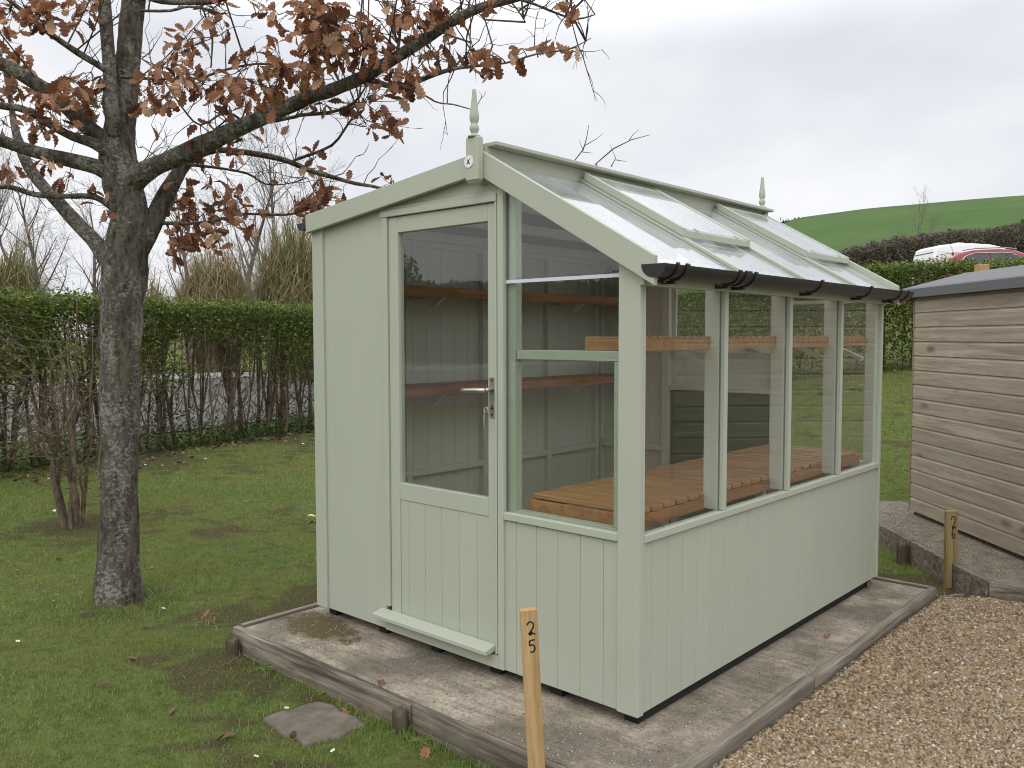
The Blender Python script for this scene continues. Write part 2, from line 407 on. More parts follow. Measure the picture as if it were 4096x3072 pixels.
        n2 = t.noise(v, 9, 5, 0.7); sp_ = t.ramp(t.vor(v, 70), [(0.12, 1.0), (0.26, 0.0)])
        c = t.ramp(n2, [(0.3, (0.098, 0.086, 0.064)), (0.7, (0.245, 0.215, 0.165))])
        spm = t.ramp(t.noise(v, 22, 2), [(0.45, 0.0), (0.6, 1.0)])
        c = t.mix(t.math('MULTIPLY', t.math('MULTIPLY', sp_, spm), 0.8), c, (0.44, 0.41, 0.36))
        t.col(c).rough(0.9).bump(t.math('ADD', sp_, t.noise(v, 90, 3)), 0.6, 0.006)
    return t.m
for k in ('lawn', 'slab', 'gravel_bed', 'asphalt', 'hill', 'stone', 'felt', 'slab2'): M[k] = m_ground(k, k)

def m_leafy(name, stops, trans=0.35, rough=0.6, spec=0.3):
    t = MT(name); r = t.island()
    c = t.ramp(r, stops); t.col(c).rough(rough).spec(spec); t.translucent(c, trans); return t.m
M['grass'] = m_leafy('grass_blades', [(0.0, (0.085, 0.140, 0.026)), (0.45, (0.148, 0.205, 0.044)), (0.75, (0.210, 0.245, 0.066)), (0.9, (0.26, 0.235, 0.10)), (1.0, (0.34, 0.28, 0.16))], 0.35)
def m_grass():
    t = MT('grass_blades'); r = t.island(); v = t.coord(kind='Object')
    c = t.ramp(r, [(0.0, (0.085, 0.160, 0.026)), (0.45, (0.158, 0.250, 0.046)), (0.75, (0.225, 0.300, 0.070)), (0.9, (0.28, 0.25, 0.11)), (1.0, (0.36, 0.30, 0.17))])
    n1 = t.ramp(t.noise(v, 1.6, 4, 0.6), [(0.42, 0.0), (0.64, 1.0)]); n2 = t.ramp(t.noise(v, 0.8, 4, 0.6), [(0.48, 0.0), (0.66, 1.0)])
    c = t.mix(t.math('MULTIPLY', n1, 0.55), c, (0.270, 0.290, 0.075)); c = t.mix(t.math('MULTIPLY', n2, 0.5), c, (0.085, 0.195, 0.030))
    t.col(c).rough(0.6).spec(0.3); t.translucent(c, 0.35); return t.m
M['grass'] = m_grass()
M['oak_leaf'] = m_leafy('dead_oak_leaf', [(0.0, (0.125, 0.050, 0.028)), (0.3, (0.260, 0.108, 0.056)), (0.65, (0.385, 0.190, 0.105)), (1.0, (0.56, 0.36, 0.235))], 0.30, 0.55)
M['litter'] = m_leafy('old_leaf_litter', [(0.0, (0.060, 0.038, 0.024)), (0.6, (0.16, 0.098, 0.062)), (1.0, (0.30, 0.20, 0.135))], 0.1, 0.8)
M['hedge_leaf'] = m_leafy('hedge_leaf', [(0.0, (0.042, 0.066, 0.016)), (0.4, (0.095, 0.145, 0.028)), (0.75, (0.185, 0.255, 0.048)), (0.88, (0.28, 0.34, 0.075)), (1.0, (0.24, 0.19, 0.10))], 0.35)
M['hedge_leaf_dark'] = m_leafy('deep_green_leaf', [(0.0, (0.030, 0.052, 0.012)), (0.6, (0.060, 0.105, 0.020)), (1.0, (0.105, 0.165, 0.032))], 0.3)  # darker green for ivy, daisy stems and the mirrored trees and hedge
M['hedgerow'] = m_leafy('brown_hedgerow', [(0.0, (0.075, 0.062, 0.046)), (0.5, (0.135, 0.112, 0.086)), (0.8, (0.190, 0.160, 0.128)), (1.0, (0.10, 0.12, 0.055))], 0.1, 0.9)
M['pampas'] = m_leafy('pampas_blade', [(0.0, (0.070, 0.095, 0.030)), (0.45, (0.150, 0.160, 0.060)), (0.75, (0.30, 0.235, 0.110)), (1.0, (0.42, 0.33, 0.18))], 0.3)
M['pampas_dry'] = m_leafy('pampas_blade_dry', [(0.0, (0.16, 0.125, 0.055)), (0.5, (0.28, 0.22, 0.11)), (1.0, (0.42, 0.345, 0.20))], 0.3)
M['plume'] = m_leafy('pampas_plume', [(0.0, (0.50, 0.43, 0.32)), (1.0, (0.66, 0.59, 0.47))], 0.4)
M['palm'] = m_leafy('palm_blade', [(0.0, (0.020, 0.035, 0.012)), (1.0, (0.055, 0.075, 0.026))], 0.2)
M['yellow'] = m_plain('primrose_petal', (0.72, 0.66, 0.20), 0.6)
M['petal'] = m_plain('daisy_petal', (0.80, 0.78, 0.77), 0.6)
M['pistil'] = m_plain('daisy_centre', (0.65, 0.45, 0.05), 0.7)

def m_bark(name, lichen=0.5, dark=(0.040, 0.034, 0.026), mid=(0.105, 0.090, 0.072), grow=(0.36, 0.365, 0.32), moss=0.3):
    t = MT(name); v = t.coord((1, 1, 1)); vz = t.coord((1.0, 1.0, 0.35)); vh = t.coord((0.8, 0.8, 1.15))
    n1 = t.noise(vz, 34, 5, 0.68); n2 = t.noise(v, 5, 4)
    c = t.ramp(n1, [(0.34, dark), (0.52, mid), (0.70, tuple(x*1.6 for x in mid))])
    l1 = t.noise(vh, 52, 7, 0.80); lm = t.noise(t.coord((1.6, 1.6, 0.7)), 4.5, 4)
    lf = t.math('ADD', l1, t.math('MULTIPLY', t.math('SUBTRACT', lm, 0.5), 0.62))
    c = t.mix(t.math('MULTIPLY', t.ramp(lf, [(0.52, 0.0), (0.60, 1.0)]), lichen), c, t.mix(t.noise(v, 60, 2), tuple(x*0.62 for x in grow), tuple(x*1.15 for x in grow)))
    mm = t.ramp(t.noise(v, 6.5, 4, 0.7), [(0.56, 0.0), (0.68, 1.0)])
    c = t.mix(t.math('MULTIPLY', mm, moss), c, (0.085, 0.095, 0.022))
    t.col(c).rough(0.9).spec(0.15).bump(t.math('ADD', n1, t.math('MULTIPLY', l1, 0.5)), 0.9, 0.012); return t.m
M['bark'] = m_bark('oak_bark', 0.80, (0.032, 0.027, 0.021), (0.100, 0.086, 0.068), (0.31, 0.315, 0.275))
M['twig'] = m_bark('oak_twig', 0.35, (0.035, 0.028, 0.022), (0.095, 0.075, 0.060), (0.20, 0.20, 0.14), 0.45)
M['hedge_stem'] = m_bark('hedge_stem', 0.5, (0.050, 0.037, 0.025), (0.165, 0.125, 0.088), (0.20, 0.17, 0.125), 0.25)
M['bare_tree'] = m_plain('far_bare_bark', (0.130, 0.105, 0.090), 0.9, noise=0.3, nscale=8)
M['bare_twig'] = m_plain('far_bare_twigs', (0.185, 0.150, 0.130), 0.9, noise=0.25, nscale=8)

# ------------------------------------------------------------------ terrain
def sstep(a, b, x):
    t = np.clip((np.asarray(x, float)-a)/(b-a), 0, 1); return t*t*(3-2*t)
NB_C = np.array([1.522, 4.375]); NB_U = np.array([0.688, -0.726]); NB_N = np.array([0.726, 0.688])   # next shed: near corner, along its wall, away
def Z(x, y):
    x = np.asarray(x, float); y = np.asarray(y, float)
    s = 0.25*x + 0.97*y
    r = np.interp(s, [-1e4, 3.7, 4.4, 6.0, 9.57, 26.0, 60, 1e4], [0, 0, 0.05, 0.31, 1.00, 2.65, 6.5, 9.0])
    f = sstep(-13.0, -6.5, x)
    z = -0.15 + r*f + 0.62*np.clip((-8.6-x)/4.6, 0, 1)
    z = z + 0.025*np.sin(x*1.3+0.4)*np.sin(y*1.1+1.0) + 0.012*np.sin(3.1*x+y)*np.sin(2.3*y-x)
    a = (x-NB_C[0])*NB_U[0] + (y-NB_C[1])*NB_U[1]; b = (x-NB_C[0])*NB_N[0] + (y-NB_C[1])*NB_N[1]
    inside = sstep(-0.25, 0.0, a)*sstep(-0.9, -0.5, b)*(1-sstep(1.3, 2.0, b))
    z = z*(1-inside) + np.minimum(z, -0.10)*inside
    # keep the lawn under the slab, the gravel and the car park
    m2 = sstep(-0.30, -0.05, x)*sstep(-0.50, -0.36, y)*(1-sstep(2.55, 2.75, y))*(1-sstep(2.2, 2.3, x))
    z = z*(1-m2) + np.minimum(z, -0.17)*m2
    z = np.where((x > 2.15) & (y < 3.0), np.minimum(z, -0.15), z)
    return z
def vnoise(x, y, seed=0):
    """smooth value noise, two octaves, 0..1"""
    def one(x, y, sd):
        xi = np.floor(x).astype(int); yi = np.floor(y).astype(int); fx = x-xi; fy = y-yi
        def h(a, b):
            n = (a*374761393 + b*668265263 + sd*974711) & 0x7fffffff
            n = ((n ^ (n >> 13))*1274126177) & 0x7fffffff
            return ((n ^ (n >> 16)) & 0xffff)/65535.0
        ux = fx*fx*(3-2*fx); uy = fy*fy*(3-2*fy)
        return (h(xi, yi)*(1-ux)+h(xi+1, yi)*ux)*(1-uy) + (h(xi, yi+1)*(1-ux)+h(xi+1, yi+1)*ux)*uy
    return 0.65*one(np.asarray(x, float), np.asarray(y, float), seed) + 0.35*one(np.asarray(x)*2.3+5.1, np.asarray(y)*2.3+1.7, seed+1)
def bare(x, y):
    """worn earth and moss in the lawn: 0 grass .. 1 earth"""
    x = np.asarray(x, float); y = np.asarray(y, float)
    def blob(cx, cy, rx, ry): return np.exp(-(((x-cx)/rx)**2 + ((y-cy)/ry)**2))
    b = 0.85*blob(-0.55, 0.55, 0.5, 0.75) + 0.34*blob(-0.35, -0.5, 0.5, 0.32) + 0.30*blob(0.45, -0.66, 0.6, 0.26) + 0.75*blob(-1.2, -0.45, 0.42, 0.36)
    b = b + 0.7*blob(-3.5, 0.15, 0.6, 0.5) + 0.6*blob(-7.0, 2.2, 1.2, 4.0) + 0.5*blob(-4.6, 0.6, 0.8, 0.5) + 0.35*blob(-2.2, 0.9, 0.6, 0.4)
    b = b + 2.2*blob(2.05, 2.90, 0.45, 0.28) + 0.4*blob(1.2, -1.0, 0.4, 0.2)
    b = b + 0.10 + 1.1*(vnoise(x*0.9, y*0.9, 5)-0.5) + 1.0*(vnoise(x*4.3, y*4.3, 9)-0.5) + 1.1*(vnoise(x*12.5, y*12.5, 19)-0.5)
    return np.clip(b, 0, 1)

def grid(name, xs, ys, zf, mat, label, cat, kind='structure', attr=None, smooth=True):
    X, Y = np.meshgrid(xs, ys, indexing='ij'); Zs = zf(X, Y)
    V = np.stack([X.ravel(), Y.ravel(), Zs.ravel()], 1)
    nx, ny = len(xs), len(ys); i = np.arange(nx-1)[:, None]*ny + np.arange(ny-1)[None, :]
    F = np.stack([i, i+ny, i+ny+1, i+1], -1).reshape(-1, 4)
    o = raw_mesh(name, V, F, mat, smooth=smooth)
    if attr is not None:
        a = o.data.attributes.new('bare', 'FLOAT', 'POINT'); a.data.foreach_set('value', attr(X, Y).ravel().astype(np.float32))
    return tag(o, label, cat, kind=kind)
xs = np.concatenate([np.array([-900, -500, -250, -120, -70, -45, -32, -25, -20, -16, -13]), np.arange(-11, 4.01, 0.07), np.array([4.5, 5, 6, 7, 9, 12, 16, 22, 30, 45, 70, 120, 250, 500, 900])])
ys = np.concatenate([np.array([-900, -500, -250, -120, -60, -35, -22, -15, -10, -7, -5]), np.arange(-3.6, 12.01, 0.07), np.array([12.5, 13, 14, 16, 18, 20, 23, 26, 30, 36, 45, 60, 80, 120, 250, 500, 900])])
grid('ground', xs, ys, Z, M['lawn'], 'mown green lawn with mossy brown worn patches', 'lawn', attr=bare)
# hill beyond
def hillz(x, y):
    # distance along the view and the sideways angle decide the skyline
    dx, dy = x-CAM[0], y-CAM[1]
    dep = dx*FWD[0]+dy*FWD[1]; lat = (dx*RGT[0]+dy*RGT[1])/np.maximum(dep, 1)
    crest = 1.366 + 250*np.interp(lat, [-0.1, 0.15, 0.33, 0.42, 0.60, 0.9, 1.5], [0.0, 0.062, 0.128, 0.140, 0.1535, 0.165, 0.17])
    t = np.clip((dep-62)/(250-62), 0, 1.6)
    prof = np.interp(t, [0, 0.12, 0.5, 0.85, 1.0, 1.25, 1.6], [0, 0.09, 0.56, 0.93, 1.0, 0.97, 0.80])
    return 5.6*(1-np.clip(t, 0, 1)) + (crest-5.6*0)*prof - 6.0*(t <= 0) + 0.15*np.sin(x*0.11)*np.sin(y*0.09)
U_, V_ = np.meshgrid(np.linspace(58, 380, 60), np.linspace(-0.12, 1.3, 60), indexing='ij')
HX = CAM[0] + U_*(FWD[0]+RGT[0]*V_); HY = CAM[1] + U_*(FWD[1]+RGT[1]*V_); HZ = hillz(HX, HY)
i = np.arange(59)[:, None]*60 + np.arange(59)[None, :]
hl = raw_mesh('hill', np.stack([HX.ravel(), HY.ravel(), HZ.ravel()], 1), np.stack([i, i+1, i+61, i+60], -1).reshape(-1, 4), M['hill'], smooth=True)
tag(hl, 'green pasture hill rising to the skyline on the right', 'hill', kind='structure')

# ------------------------------------------------------------------ slab, gravel, edging
SLZ = -0.05
mb = MB(); mb.box(-0.105, 2.195, -0.352, 2.545, -0.32, SLZ)
tag(mb.build('concrete_slab', M['slab'], bevel=0.006), 'rough grey concrete slab under the sage green shed, mossy at one corner', 'slab', kind='structure')
# gravel sheet: bounded by the slab rail, the next shed's kerb and the open yard
KA = np.array([1.487, 3.841]); KB = np.array([2.450, 2.743]); KC = np.array([3.55, 2.90])     # kerb of the next slab
def gz(x, y): return -0.075 + 0.012*np.sin(x*2.1+y)*np.sin(y*1.7) + np.maximum(0, 0.03*(x-5))*0
gx = np.arange(2.245, 14, 0.12); gy = np.concatenate([np.arange(-14, -4, 1.0), np.arange(-4, 3.01, 0.12)])
X, Y = np.meshgrid(gx, gy, indexing='ij')
nx, ny = len(gx), len(gy); i = np.arange(nx-1)[:, None]*ny + np.arange(ny-1)[None, :]
F = np.stack([i, i+ny, i+ny+1, i+1], -1).reshape(-1, 4)
cx = X.ravel()[F].mean(1); cyy = Y.ravel()[F].mean(1)
def gravel_ok(x, y):
    lim = np.where(x < 2.45, 2.50 + (x-2.22)*1.15, 2.743 + (x-2.45)*0.143)
    return (y < lim) & (x > 2.25)
F = F[gravel_ok(cx, cyy)]
g = raw_mesh('gravel_yard', np.stack([X.ravel(), Y.ravel(), gz(X, Y).ravel()], 1), F, M['gravel_bed'], smooth=True)
tag(g, 'pale tan gravel yard beside the concrete slab', 'gravel yard', kind='structure')

# loose pebbles, thick where the photo sees them
def pebbles(n, xy, zfun, smin, smax, name, label, cat, colors):
    ico = bmesh.new(); bmesh.ops.create_icosphere(ico, subdivisions=1, radius=1.0)
    bv = np.array([v.co[:] for v in ico.verts]); bf = np.array([[v.index for v in f.verts] for f in ico.faces]); ico.free()
    nv = len(bv)
    s = smin + (smax-smin)*rng.random(n)**1.8
    sc = np.stack([s*(0.8+0.5*rng.random(n)), s*(0.6+0.4*rng.random(n)), s*(0.35+0.35*rng.random(n))], 1)
    q = rng.normal(size=(n, 4)); q[:, 1:3] *= 0.35; q /= np.linalg.norm(q, axis=1)[:, None]
    W_, X_, Y_, Z_ = q.T
    R = np.stack([1-2*(Y_**2+Z_**2), 2*(X_*Y_-Z_*W_), 2*(X_*Z_+Y_*W_), 2*(X_*Y_+Z_*W_), 1-2*(X_**2+Z_**2), 2*(Y_*Z_-X_*W_), 2*(X_*Z_-Y_*W_), 2*(Y_*Z_+X_*W_), 1-2*(X_**2+Y_**2)], 1).reshape(n, 3, 3)
    bumps = 1 + 0.22*rng.normal(size=(n, nv))
    P = bv[None]*bumps[..., None]*sc[:, None, :]
    P = np.einsum('nij,nvj->nvi', R, P)
    P[:, :, 0] += xy[:, 0:1]; P[:, :, 1] += xy[:, 1:2]; P[:, :, 2] += (zfun(xy[:, 0], xy[:, 1]) + sc[:, 2]*0.3)[:, None]
    Fs = (bf[None] + (np.arange(n)*nv)[:, None, None]).reshape(-1, 3)
    o = raw_mesh(name, P.reshape(-1, 3), Fs, M[colors], smooth=True)
    return tag(o, label, cat, kind='stuff')
t = MT('pebble'); r = t.island()
pc = t.ramp(r, [(0.0, (0.040, 0.031, 0.022)), (0.14, (0.115, 0.080, 0.048)), (0.30, (0.205, 0.132, 0.062)), (0.48, (0.340, 0.222, 0.100)), (0.62, (0.235, 0.190, 0.138)), (0.77, (0.400, 0.295, 0.165)), (0.90, (0.300, 0.258, 0.205)), (1.0, (0.66, 0.58, 0.45))])
pn = t.noise(t.coord(), 160, 3); t.col(t.mix(t.math('MULTIPLY', pn, 0.35), pc, (0.22, 0.15, 0.09))).rough(0.55).spec(0.4)
M['pebble'] = t.m
NP = 120000
px_ = []
while sum(len(a) for a in px_) < NP:
    d = rng.uniform(2.3, 7.0, 40000); d = 2.2*(7.0/2.2)**rng.random(40000); u_ = rng.uniform(0.05, 0.66, 40000)
    P2 = np.stack([CAM[0]+d*(FWD[0]+RGT[0]*u_), CAM[1]+d*(FWD[1]+RGT[1]*u_)], 1)
    P2 = P2[gravel_ok(P2[:, 0]-0.012, P2[:, 1]+0.03)]
    px_.append(P2)
PXY = np.concatenate(px_)[:NP]
pebbles(NP, PXY, gz, 0.0048, 0.0122, 'gravel', 'loose tan and cream pebbles of the gravel yard', 'gravel', 'pebble')

def wavy_board(p, q, thick, top, bottom, name, mat, label, cat, group=None, seg=14, amp=0.0018):
    """a long timber on edge with slightly uneven top, p -> q on plan"""
    p, q = np.array(p, float), np.array(q, float); L = np.linalg.norm(q-p); u = (q-p)/L; nrm = np.array([-u[1], u[0]])
    mb = MB(); vs = []; fs = []
    for k in range(seg+1):
        f = k/seg; c = p + (q-p)*f
        w1, w2 = amp*rng.normal(), amp*rng.normal()
        t_ = top if not callable(top) else top(f); b_ = bottom if not callable(bottom) else bottom(f)
        for s_, zz in ((-0.5, b_), (0.5, b_), (0.5, t_+w2*0.8), (-0.5, t_+w1*0.8)):
            e = c + nrm*(thick*s_ + w1*0.4); vs.append((e[0], e[1], zz))
    for k in range(seg):
        a = k*4; b = a+4
        for j in range(4): fs.append((a+j, a+(j+1) % 4, b+(j+1) % 4, b+j))
    fs += [(3, 2, 1, 0), (seg*4, seg*4+1, seg*4+2, seg*4+3)]
    mb.add(vs, fs); o = mb.build(name, mat, bevel=0.004)
    return tag(o, label, cat, group)
EG = 'timber boards edging the concrete slabs'
wavy_board((-0.150, -0.372), (1.165, -0.374), 0.036, lambda f: -0.048-0.006*f, -0.30, 'edging_board', M['edging'], 'long grey weathered edging board between the lawn and the shed door', 'edging board', EG)
wavy_board((1.172, -0.372), (2.262, -0.376), 0.036, lambda f: -0.052-0.004*f, -0.30, 'edging_board', M['edging'], 'shorter grey edging board behind the post numbered 25', 'edging board', EG)
wavy_board((-0.124, -0.350), (-0.112, 2.55), 0.030, -0.038, -0.30, 'edging_board', M['edging_y'], 'thin dark edging board running back along the left end of the slab', 'edging board', EG)
wavy_board((2.222, -0.352), (2.217, 0.86), 0.046, -0.030, -0.30, 'edging_board', M['edging_y'], 'near grey rail between the slab and the gravel', 'edging board', EG)
wavy_board((2.221, 0.868), (2.212, 2.545), 0.042, -0.034, -0.30, 'edging_board', M['edging_y'], 'far grey rail between the slab and the gravel', 'edging board', EG)
wavy_board((-0.10, 2.560), (2.205, 2.562), 0.026, -0.036, -0.30, 'edging_board', M['edging'], 'thin pale edging strip across the back of the slab', 'edging board', EG)
# neighbour's slab with its kerb
t0 = KA + (KA-KB)*0.6; cor = [KB, KC, KC+np.array([1.2, 1.2]), t0+np.array([2.4, 2.2]), t0]
mb = MB(); mb.prism([tuple(c + (0.03*(NB_N))) for c in cor], 'z', -0.32, 0.0)
tag(mb.build('concrete_slab', M['slab2'], bevel=0.008), 'dark speckled concrete slab under the unpainted timber shed', 'slab', kind='structure')
pm = KA*0.66 + KB*0.34
wavy_board(t0, pm, 0.035, 0.004, -0.32, 'edging_board', M['edging'], 'dark kerb board of the far slab, behind its short stub', 'edging board', EG)
wavy_board(pm + (KB-KA)*0.012, KB, 0.035, 0.004, -0.32, 'edging_board', M['edging'], 'dark kerb board of the far slab, behind the post numbered 26', 'edging board', EG)
wavy_board(KB, KC, 0.035, 0.004, -0.32, 'edging_board', M['edging'], 'dark kerb board of the far slab facing the gravel', 'edging board', EG)
wavy_board((2.225, 2.565), (2.33, 2.72), 0.022, -0.088, -0.30, 'edging_board', M['edging'], 'short strip of edging between the two slabs', 'edging board', EG, seg=4)
def peg(x, y, top, wd, dp, label, rz=0.0):
    mb = MB(); n = 9; pts = [(wd/2*math.cos(2*math.pi*k/n)*(1+0.12*math.sin(3*k)), dp/2*math.sin(2*math.pi*k/n)*(1+0.1*math.cos(5*k))) for k in range(n)]
    vs = []
    for j, (zz, s_) in enumerate(((-0.34, 1.0), (top-0.10, 1.06), (top-0.015, 1.0), (top, 0.86))):
        for k, p in enumerate(pts): vs.append((p[0]*s_, p[1]*s_, zz + (0.012*math.sin(2.2*k+1) if j >= 2 else 0)))
    fs = [(j*n+k, j*n+(k+1) % n, (j+1)*n+(k+1) % n, (j+1)*n+k) for j in range(3) for k in range(n)] + [tuple(range(3*n, 4*n)), tuple(range(n))[::-1]]
    mb.add(vs, fs); o = mb.build('edging_peg', M['peg'], smooth=False, bevel=0.003); o.location = (x, y, 0); o.rotation_euler = (0, 0, rz)
    tag(o, label, 'peg', 'wooden pegs holding the edging boards')
peg(1.150, -0.428, -0.062, 0.066, 0.060, 'stubby dark wooden peg at the joint of the front edging boards')
peg(-0.085, -0.425, -0.085, 0.075, 0.060, 'rotten dark peg at the left end of the front edging board', 0.2)
pq = pm - NB_N*0.055
peg(pq[0], pq[1], -0.02, 0.085, 0.07, 'short pale stub holding the kerb of the far slab', -0.8)
mb = MB(); mb.prism([(0.675, -0.735), (0.668, -0.66), (0.692, -0.60), (0.690, -0.535), (0.712, -0.488), (0.78, -0.470), (0.86, -0.486), (0.95, -0.474), (1.032, -0.492), (1.022, -0.56), (1.036, -0.63), (1.008, -0.70), (0.995, -0.748), (0.92, -0.742), (0.85, -0.756), (0.76, -0.742)], 'z', -0.20, -0.134)
tag(mb.build('stepping_stone', M['stone'], bevel=0.012, bseg=2), 'square grey paving stone sunk in the lawn by the edging board', 'paving stone')

# ------------------------------------------------------------------ the potting shed
W_, D_ = 1.95, 2.442
SHED = empty('potting_shed', (W_/2, D_/2, -0.05), 'sage green wooden potting shed with glazed right side and roof lights', 'shed')
def lt(x): return 1.971 + (x+0.009)*0.1142        # top edge of the left verge board
def rt(x): return 2.099 - (x-1.23)*0.5738         # top edge of the right verge board
def under(x): return (lt(x)-0.088) if x < 1.19 else (rt(x)-0.104)
P_ = M['paint']
def boards_front(x0, x1, zb, zt, start, mb, y0=0.012, y1=0.026, pitch=0.108, gap=0.0006):
    e = [x0]; k = start
    while k < x1-0.004:
        if k > x0+0.004: e.append(k)
        k += pitch
    e.append(x1)
    for a, b in zip(e[:-1], e[1:]):
        a2, b2 = a+gap, b-gap
        za, zb2 = (zt, zt) if not callable(zt) else (zt(a2), zt(b2))
        mb.prism([(a2, zb), (b2, zb), (b2, zb2), (a2, za)], 'y', y0, y1)
# front wall
w = MB()
boards_front(1.265, 1.858, 0.0, 0.622, 1.356-0.108, w)
front = w.build('front_wall', M['paint_boards'], SHED, bevel=0.0010)
w = MB(); w.prism([(0.547, 1.955), (1.2635, 1.955), (1.2635, under(1.2635)+0.05), (1.19, under(1.189)+0.05), (0.547, under(0.547)+0.05)], 'y', 0.011, 0.028); w.build('gable_panel', M['paint'], SHED, bevel=0.001)
w = MB(); boards_front(0.088, 0.545, 0.0, lambda x: under(x)+0.05, 0.178-0.108, w, pitch=0.1, gap=0.00012); w.build('front_wall', M['paint'], SHED, bevel=0.0005)
t_ = MB(); t_.prism([(0.0, 0.0), (0.087, 0.0), (0.087, under(0.087)+0.03), (0.0, under(0)+0.03)], 'y', 0.0, 0.022); t_.build('corner_trim', P_, SHED, bevel=0.002)
t_ = MB(); t_.prism([(1.857, 0.0), (1.95, 0.0), (1.95, 1.60), (1.857, under(1.857)+0.03)], 'y', 0.0, 0.024); t_.build('corner_trim', P_, SHED, bevel=0.002)
t_ = MB(); t_.box(1.928, 1.9505, 0.0245, 0.036, 0.0, 1.575); t_.build('corner_trim', P_, SHED, bevel=0.0015)
# back wall
w = MB(); boards_front(0.0, 0.63, 0.0, lambda x: under(x)+0.05, 0.1, w, 2.416, 2.430)
boards_front(0.63, 1.32, 0.0, 1.28, 0.7, w, 2.416, 2.430); boards_front(1.32, 1.95, 0.0, 0.64, 1.4, w, 2.416, 2.430)
w.build('back_wall', M['paint_inside'], SHED, bevel=0.002)
w = MB()
for x0, x1, zt in ((0.545, 0.60, 1.92), (1.31, 1.36, 1.92), (1.875, 1.93, 1.58), (0.012, 0.05, 1.88)): w.box(x0, x1, 2.375, 2.4155, 0.0, zt)
for z0, z1, x0, x1 in ((1.262, 1.30, 0.60, 1.31), (1.015, 1.05, 0.60, 1.31), (0.60, 0.645, 0.05, 0.545), (0.615, 0.66, 1.36, 1.875), (1.262, 1.30, 0.05, 0.545), (1.555, 1.575, 1.36, 1.875)): w.box(x0, x1, 2.3755, 2.4150, z0, z1)
w.build('back_frame', M['paint_inside'], SHED, bevel=0.002)
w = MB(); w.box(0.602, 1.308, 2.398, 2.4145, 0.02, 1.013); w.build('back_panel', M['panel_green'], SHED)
bw = MB(); bw.prism([(0.60, 1.30), (1.31, 1.30), (1.31, rt(1.31)-0.03), (1.19, rt(1.23)-0.03), (0.60, lt(0.6)-0.03)], 'y', 2.424, 2.427)
bw.prism([(1.36, 0.66), (1.875, 0.66), (1.875, rt(1.875)-0.06), (1.36, rt(1.36)-0.06)], 'y', 2.424, 2.427)
bw.build('back_window', M['glass'], SHED)
# left wall
w = MB()
k = 0.0
while k < D_-0.001:
    k2 = min(k+0.108, D_-0.002); w.box(0.001, 0.013, max(k, 0.024)+0.001, k2-0.001, 0.0, 1.925); k += 0.108
w.build('left_wall', M['paint_inside'], SHED, bevel=0.0018)
w = MB()
for y in (0.04, 0.59, 1.20, 1.81, 2.33): w.box(0.0135, 0.050, y-0.022, y+0.022, 0.02, 1.90)
for a, b in zip((0.04, 0.59, 1.20, 1.81), (0.59, 1.20, 1.81, 2.33)):
    w.box(0.0135, 0.049, a+0.0225, b-0.0225, 0.588, 0.622); w.box(0.0135, 0.049, a+0.0225, b-0.0225, 1.865, 1.90)
w.build('wall_studs', M['paint_inside'], SHED, bevel=0.0015)
# right side wall, below and around the glass
w = MB(); k = 0.100-0.108
while k < D_-0.01:
    a, b = max(k, 0.0365), min(k+0.108, D_-0.03)
    w.box(1.926, 1.940, a+0.0007, b-0.0007, 0.0, 0.628); k += 0.108
w.build('side_wall', M['paint_boards'], SHED, bevel=0.0009)
w = MB(); w.box(1.922, 1.950, D_-0.029, D_, 0.0, 1.575); w.build('corner_trim', P_, SHED, bevel=0.002)
w = MB(); w.box(1.915, 1.954, 0.0365, D_-0.03, 0.629, 0.657); w.build('window_sill', P_, SHED, bevel=0.002)
w = MB(); w.box(1.905, 1.948, 0.037, D_-0.03, 1.548, 1.585); w.build('eaves_beam', P_, SHED, bevel=0.002)
w = MB(); w.box(1.9515, 1.969, -0.008, D_+0.02, 1.545, 1.625); w.build('fascia', P_, SHED, bevel=0.002)
for y in (0.626, 1.236, 1.844):
    w = MB(); w.box(1.9305, 1.9495, y-0.015, y+0.015, 0.658, 1.547); mu = w.build('mullion', P_, SHED, bevel=0.0015)
    w = MB(); w.box(1.860, 1.9255, y-0.018, y+0.018, 0.658, 1.60); w.build('inner_post', M['paint_inside'], mu if False else SHED, bevel=0.0015)
    w = MB(); w.box(1.9257, 1.9305, y-0.017, y+0.017, 0.658, 1.547); w.build('glazing_seal', M['grey_strip'], SHED)
ys_ = [0.037, 0.608, 1.218, 1.826, D_-0.03]
ym = [(0.0365, 0.611), (0.641, 1.221), (1.251, 1.829), (1.859, D_-0.0295)]
for a, b in ym:
    w = MB(); w.box(1.9310, 1.9340, a, b, 0.658, 1.547); w.build('side_window', M['glass'], SHED)
# door frame and door
w = MB()
w.box(0.546, 0.580, -0.001, 0.030, 0.115, 1.908); w.box(1.2515, 1.262, -0.002, 0.030, 0.06, 1.908)
w.box(0.536, 1.262, -0.004, 0.030, 1.9085, 1.938); w.box(0.536, 1.263, 0.004, 0.030, 1.9385, 1.954)
w.box(0.546, 1.2640, -0.0005, 0.030, 0.0, 0.055)
w.build('door_frame', P_, SHED, bevel=0.0018)
w = MB(); w.prism([(1.2645, 0.0), (1.296, 0.0), (1.296, under(1.296)+0.03), (1.2645, under(1.2645)+0.03)], 'y', 0.001, 0.06); w.build('door_post', P_, SHED, bevel=0.002)
DOOR = empty('door', (0.916, 0.02, 0.1), '', ''); del DOOR['label'], DOOR['category']; DOOR.parent = SHED; DOOR.location = Vector((0.916, 0.02, 0.1)) - Vector(SHED.location)
def world_loc(o):
    v_ = Vector(o.location); p = o.parent
    while p: v_ += Vector(p.location); p = p.parent
    return v_
w = MB()
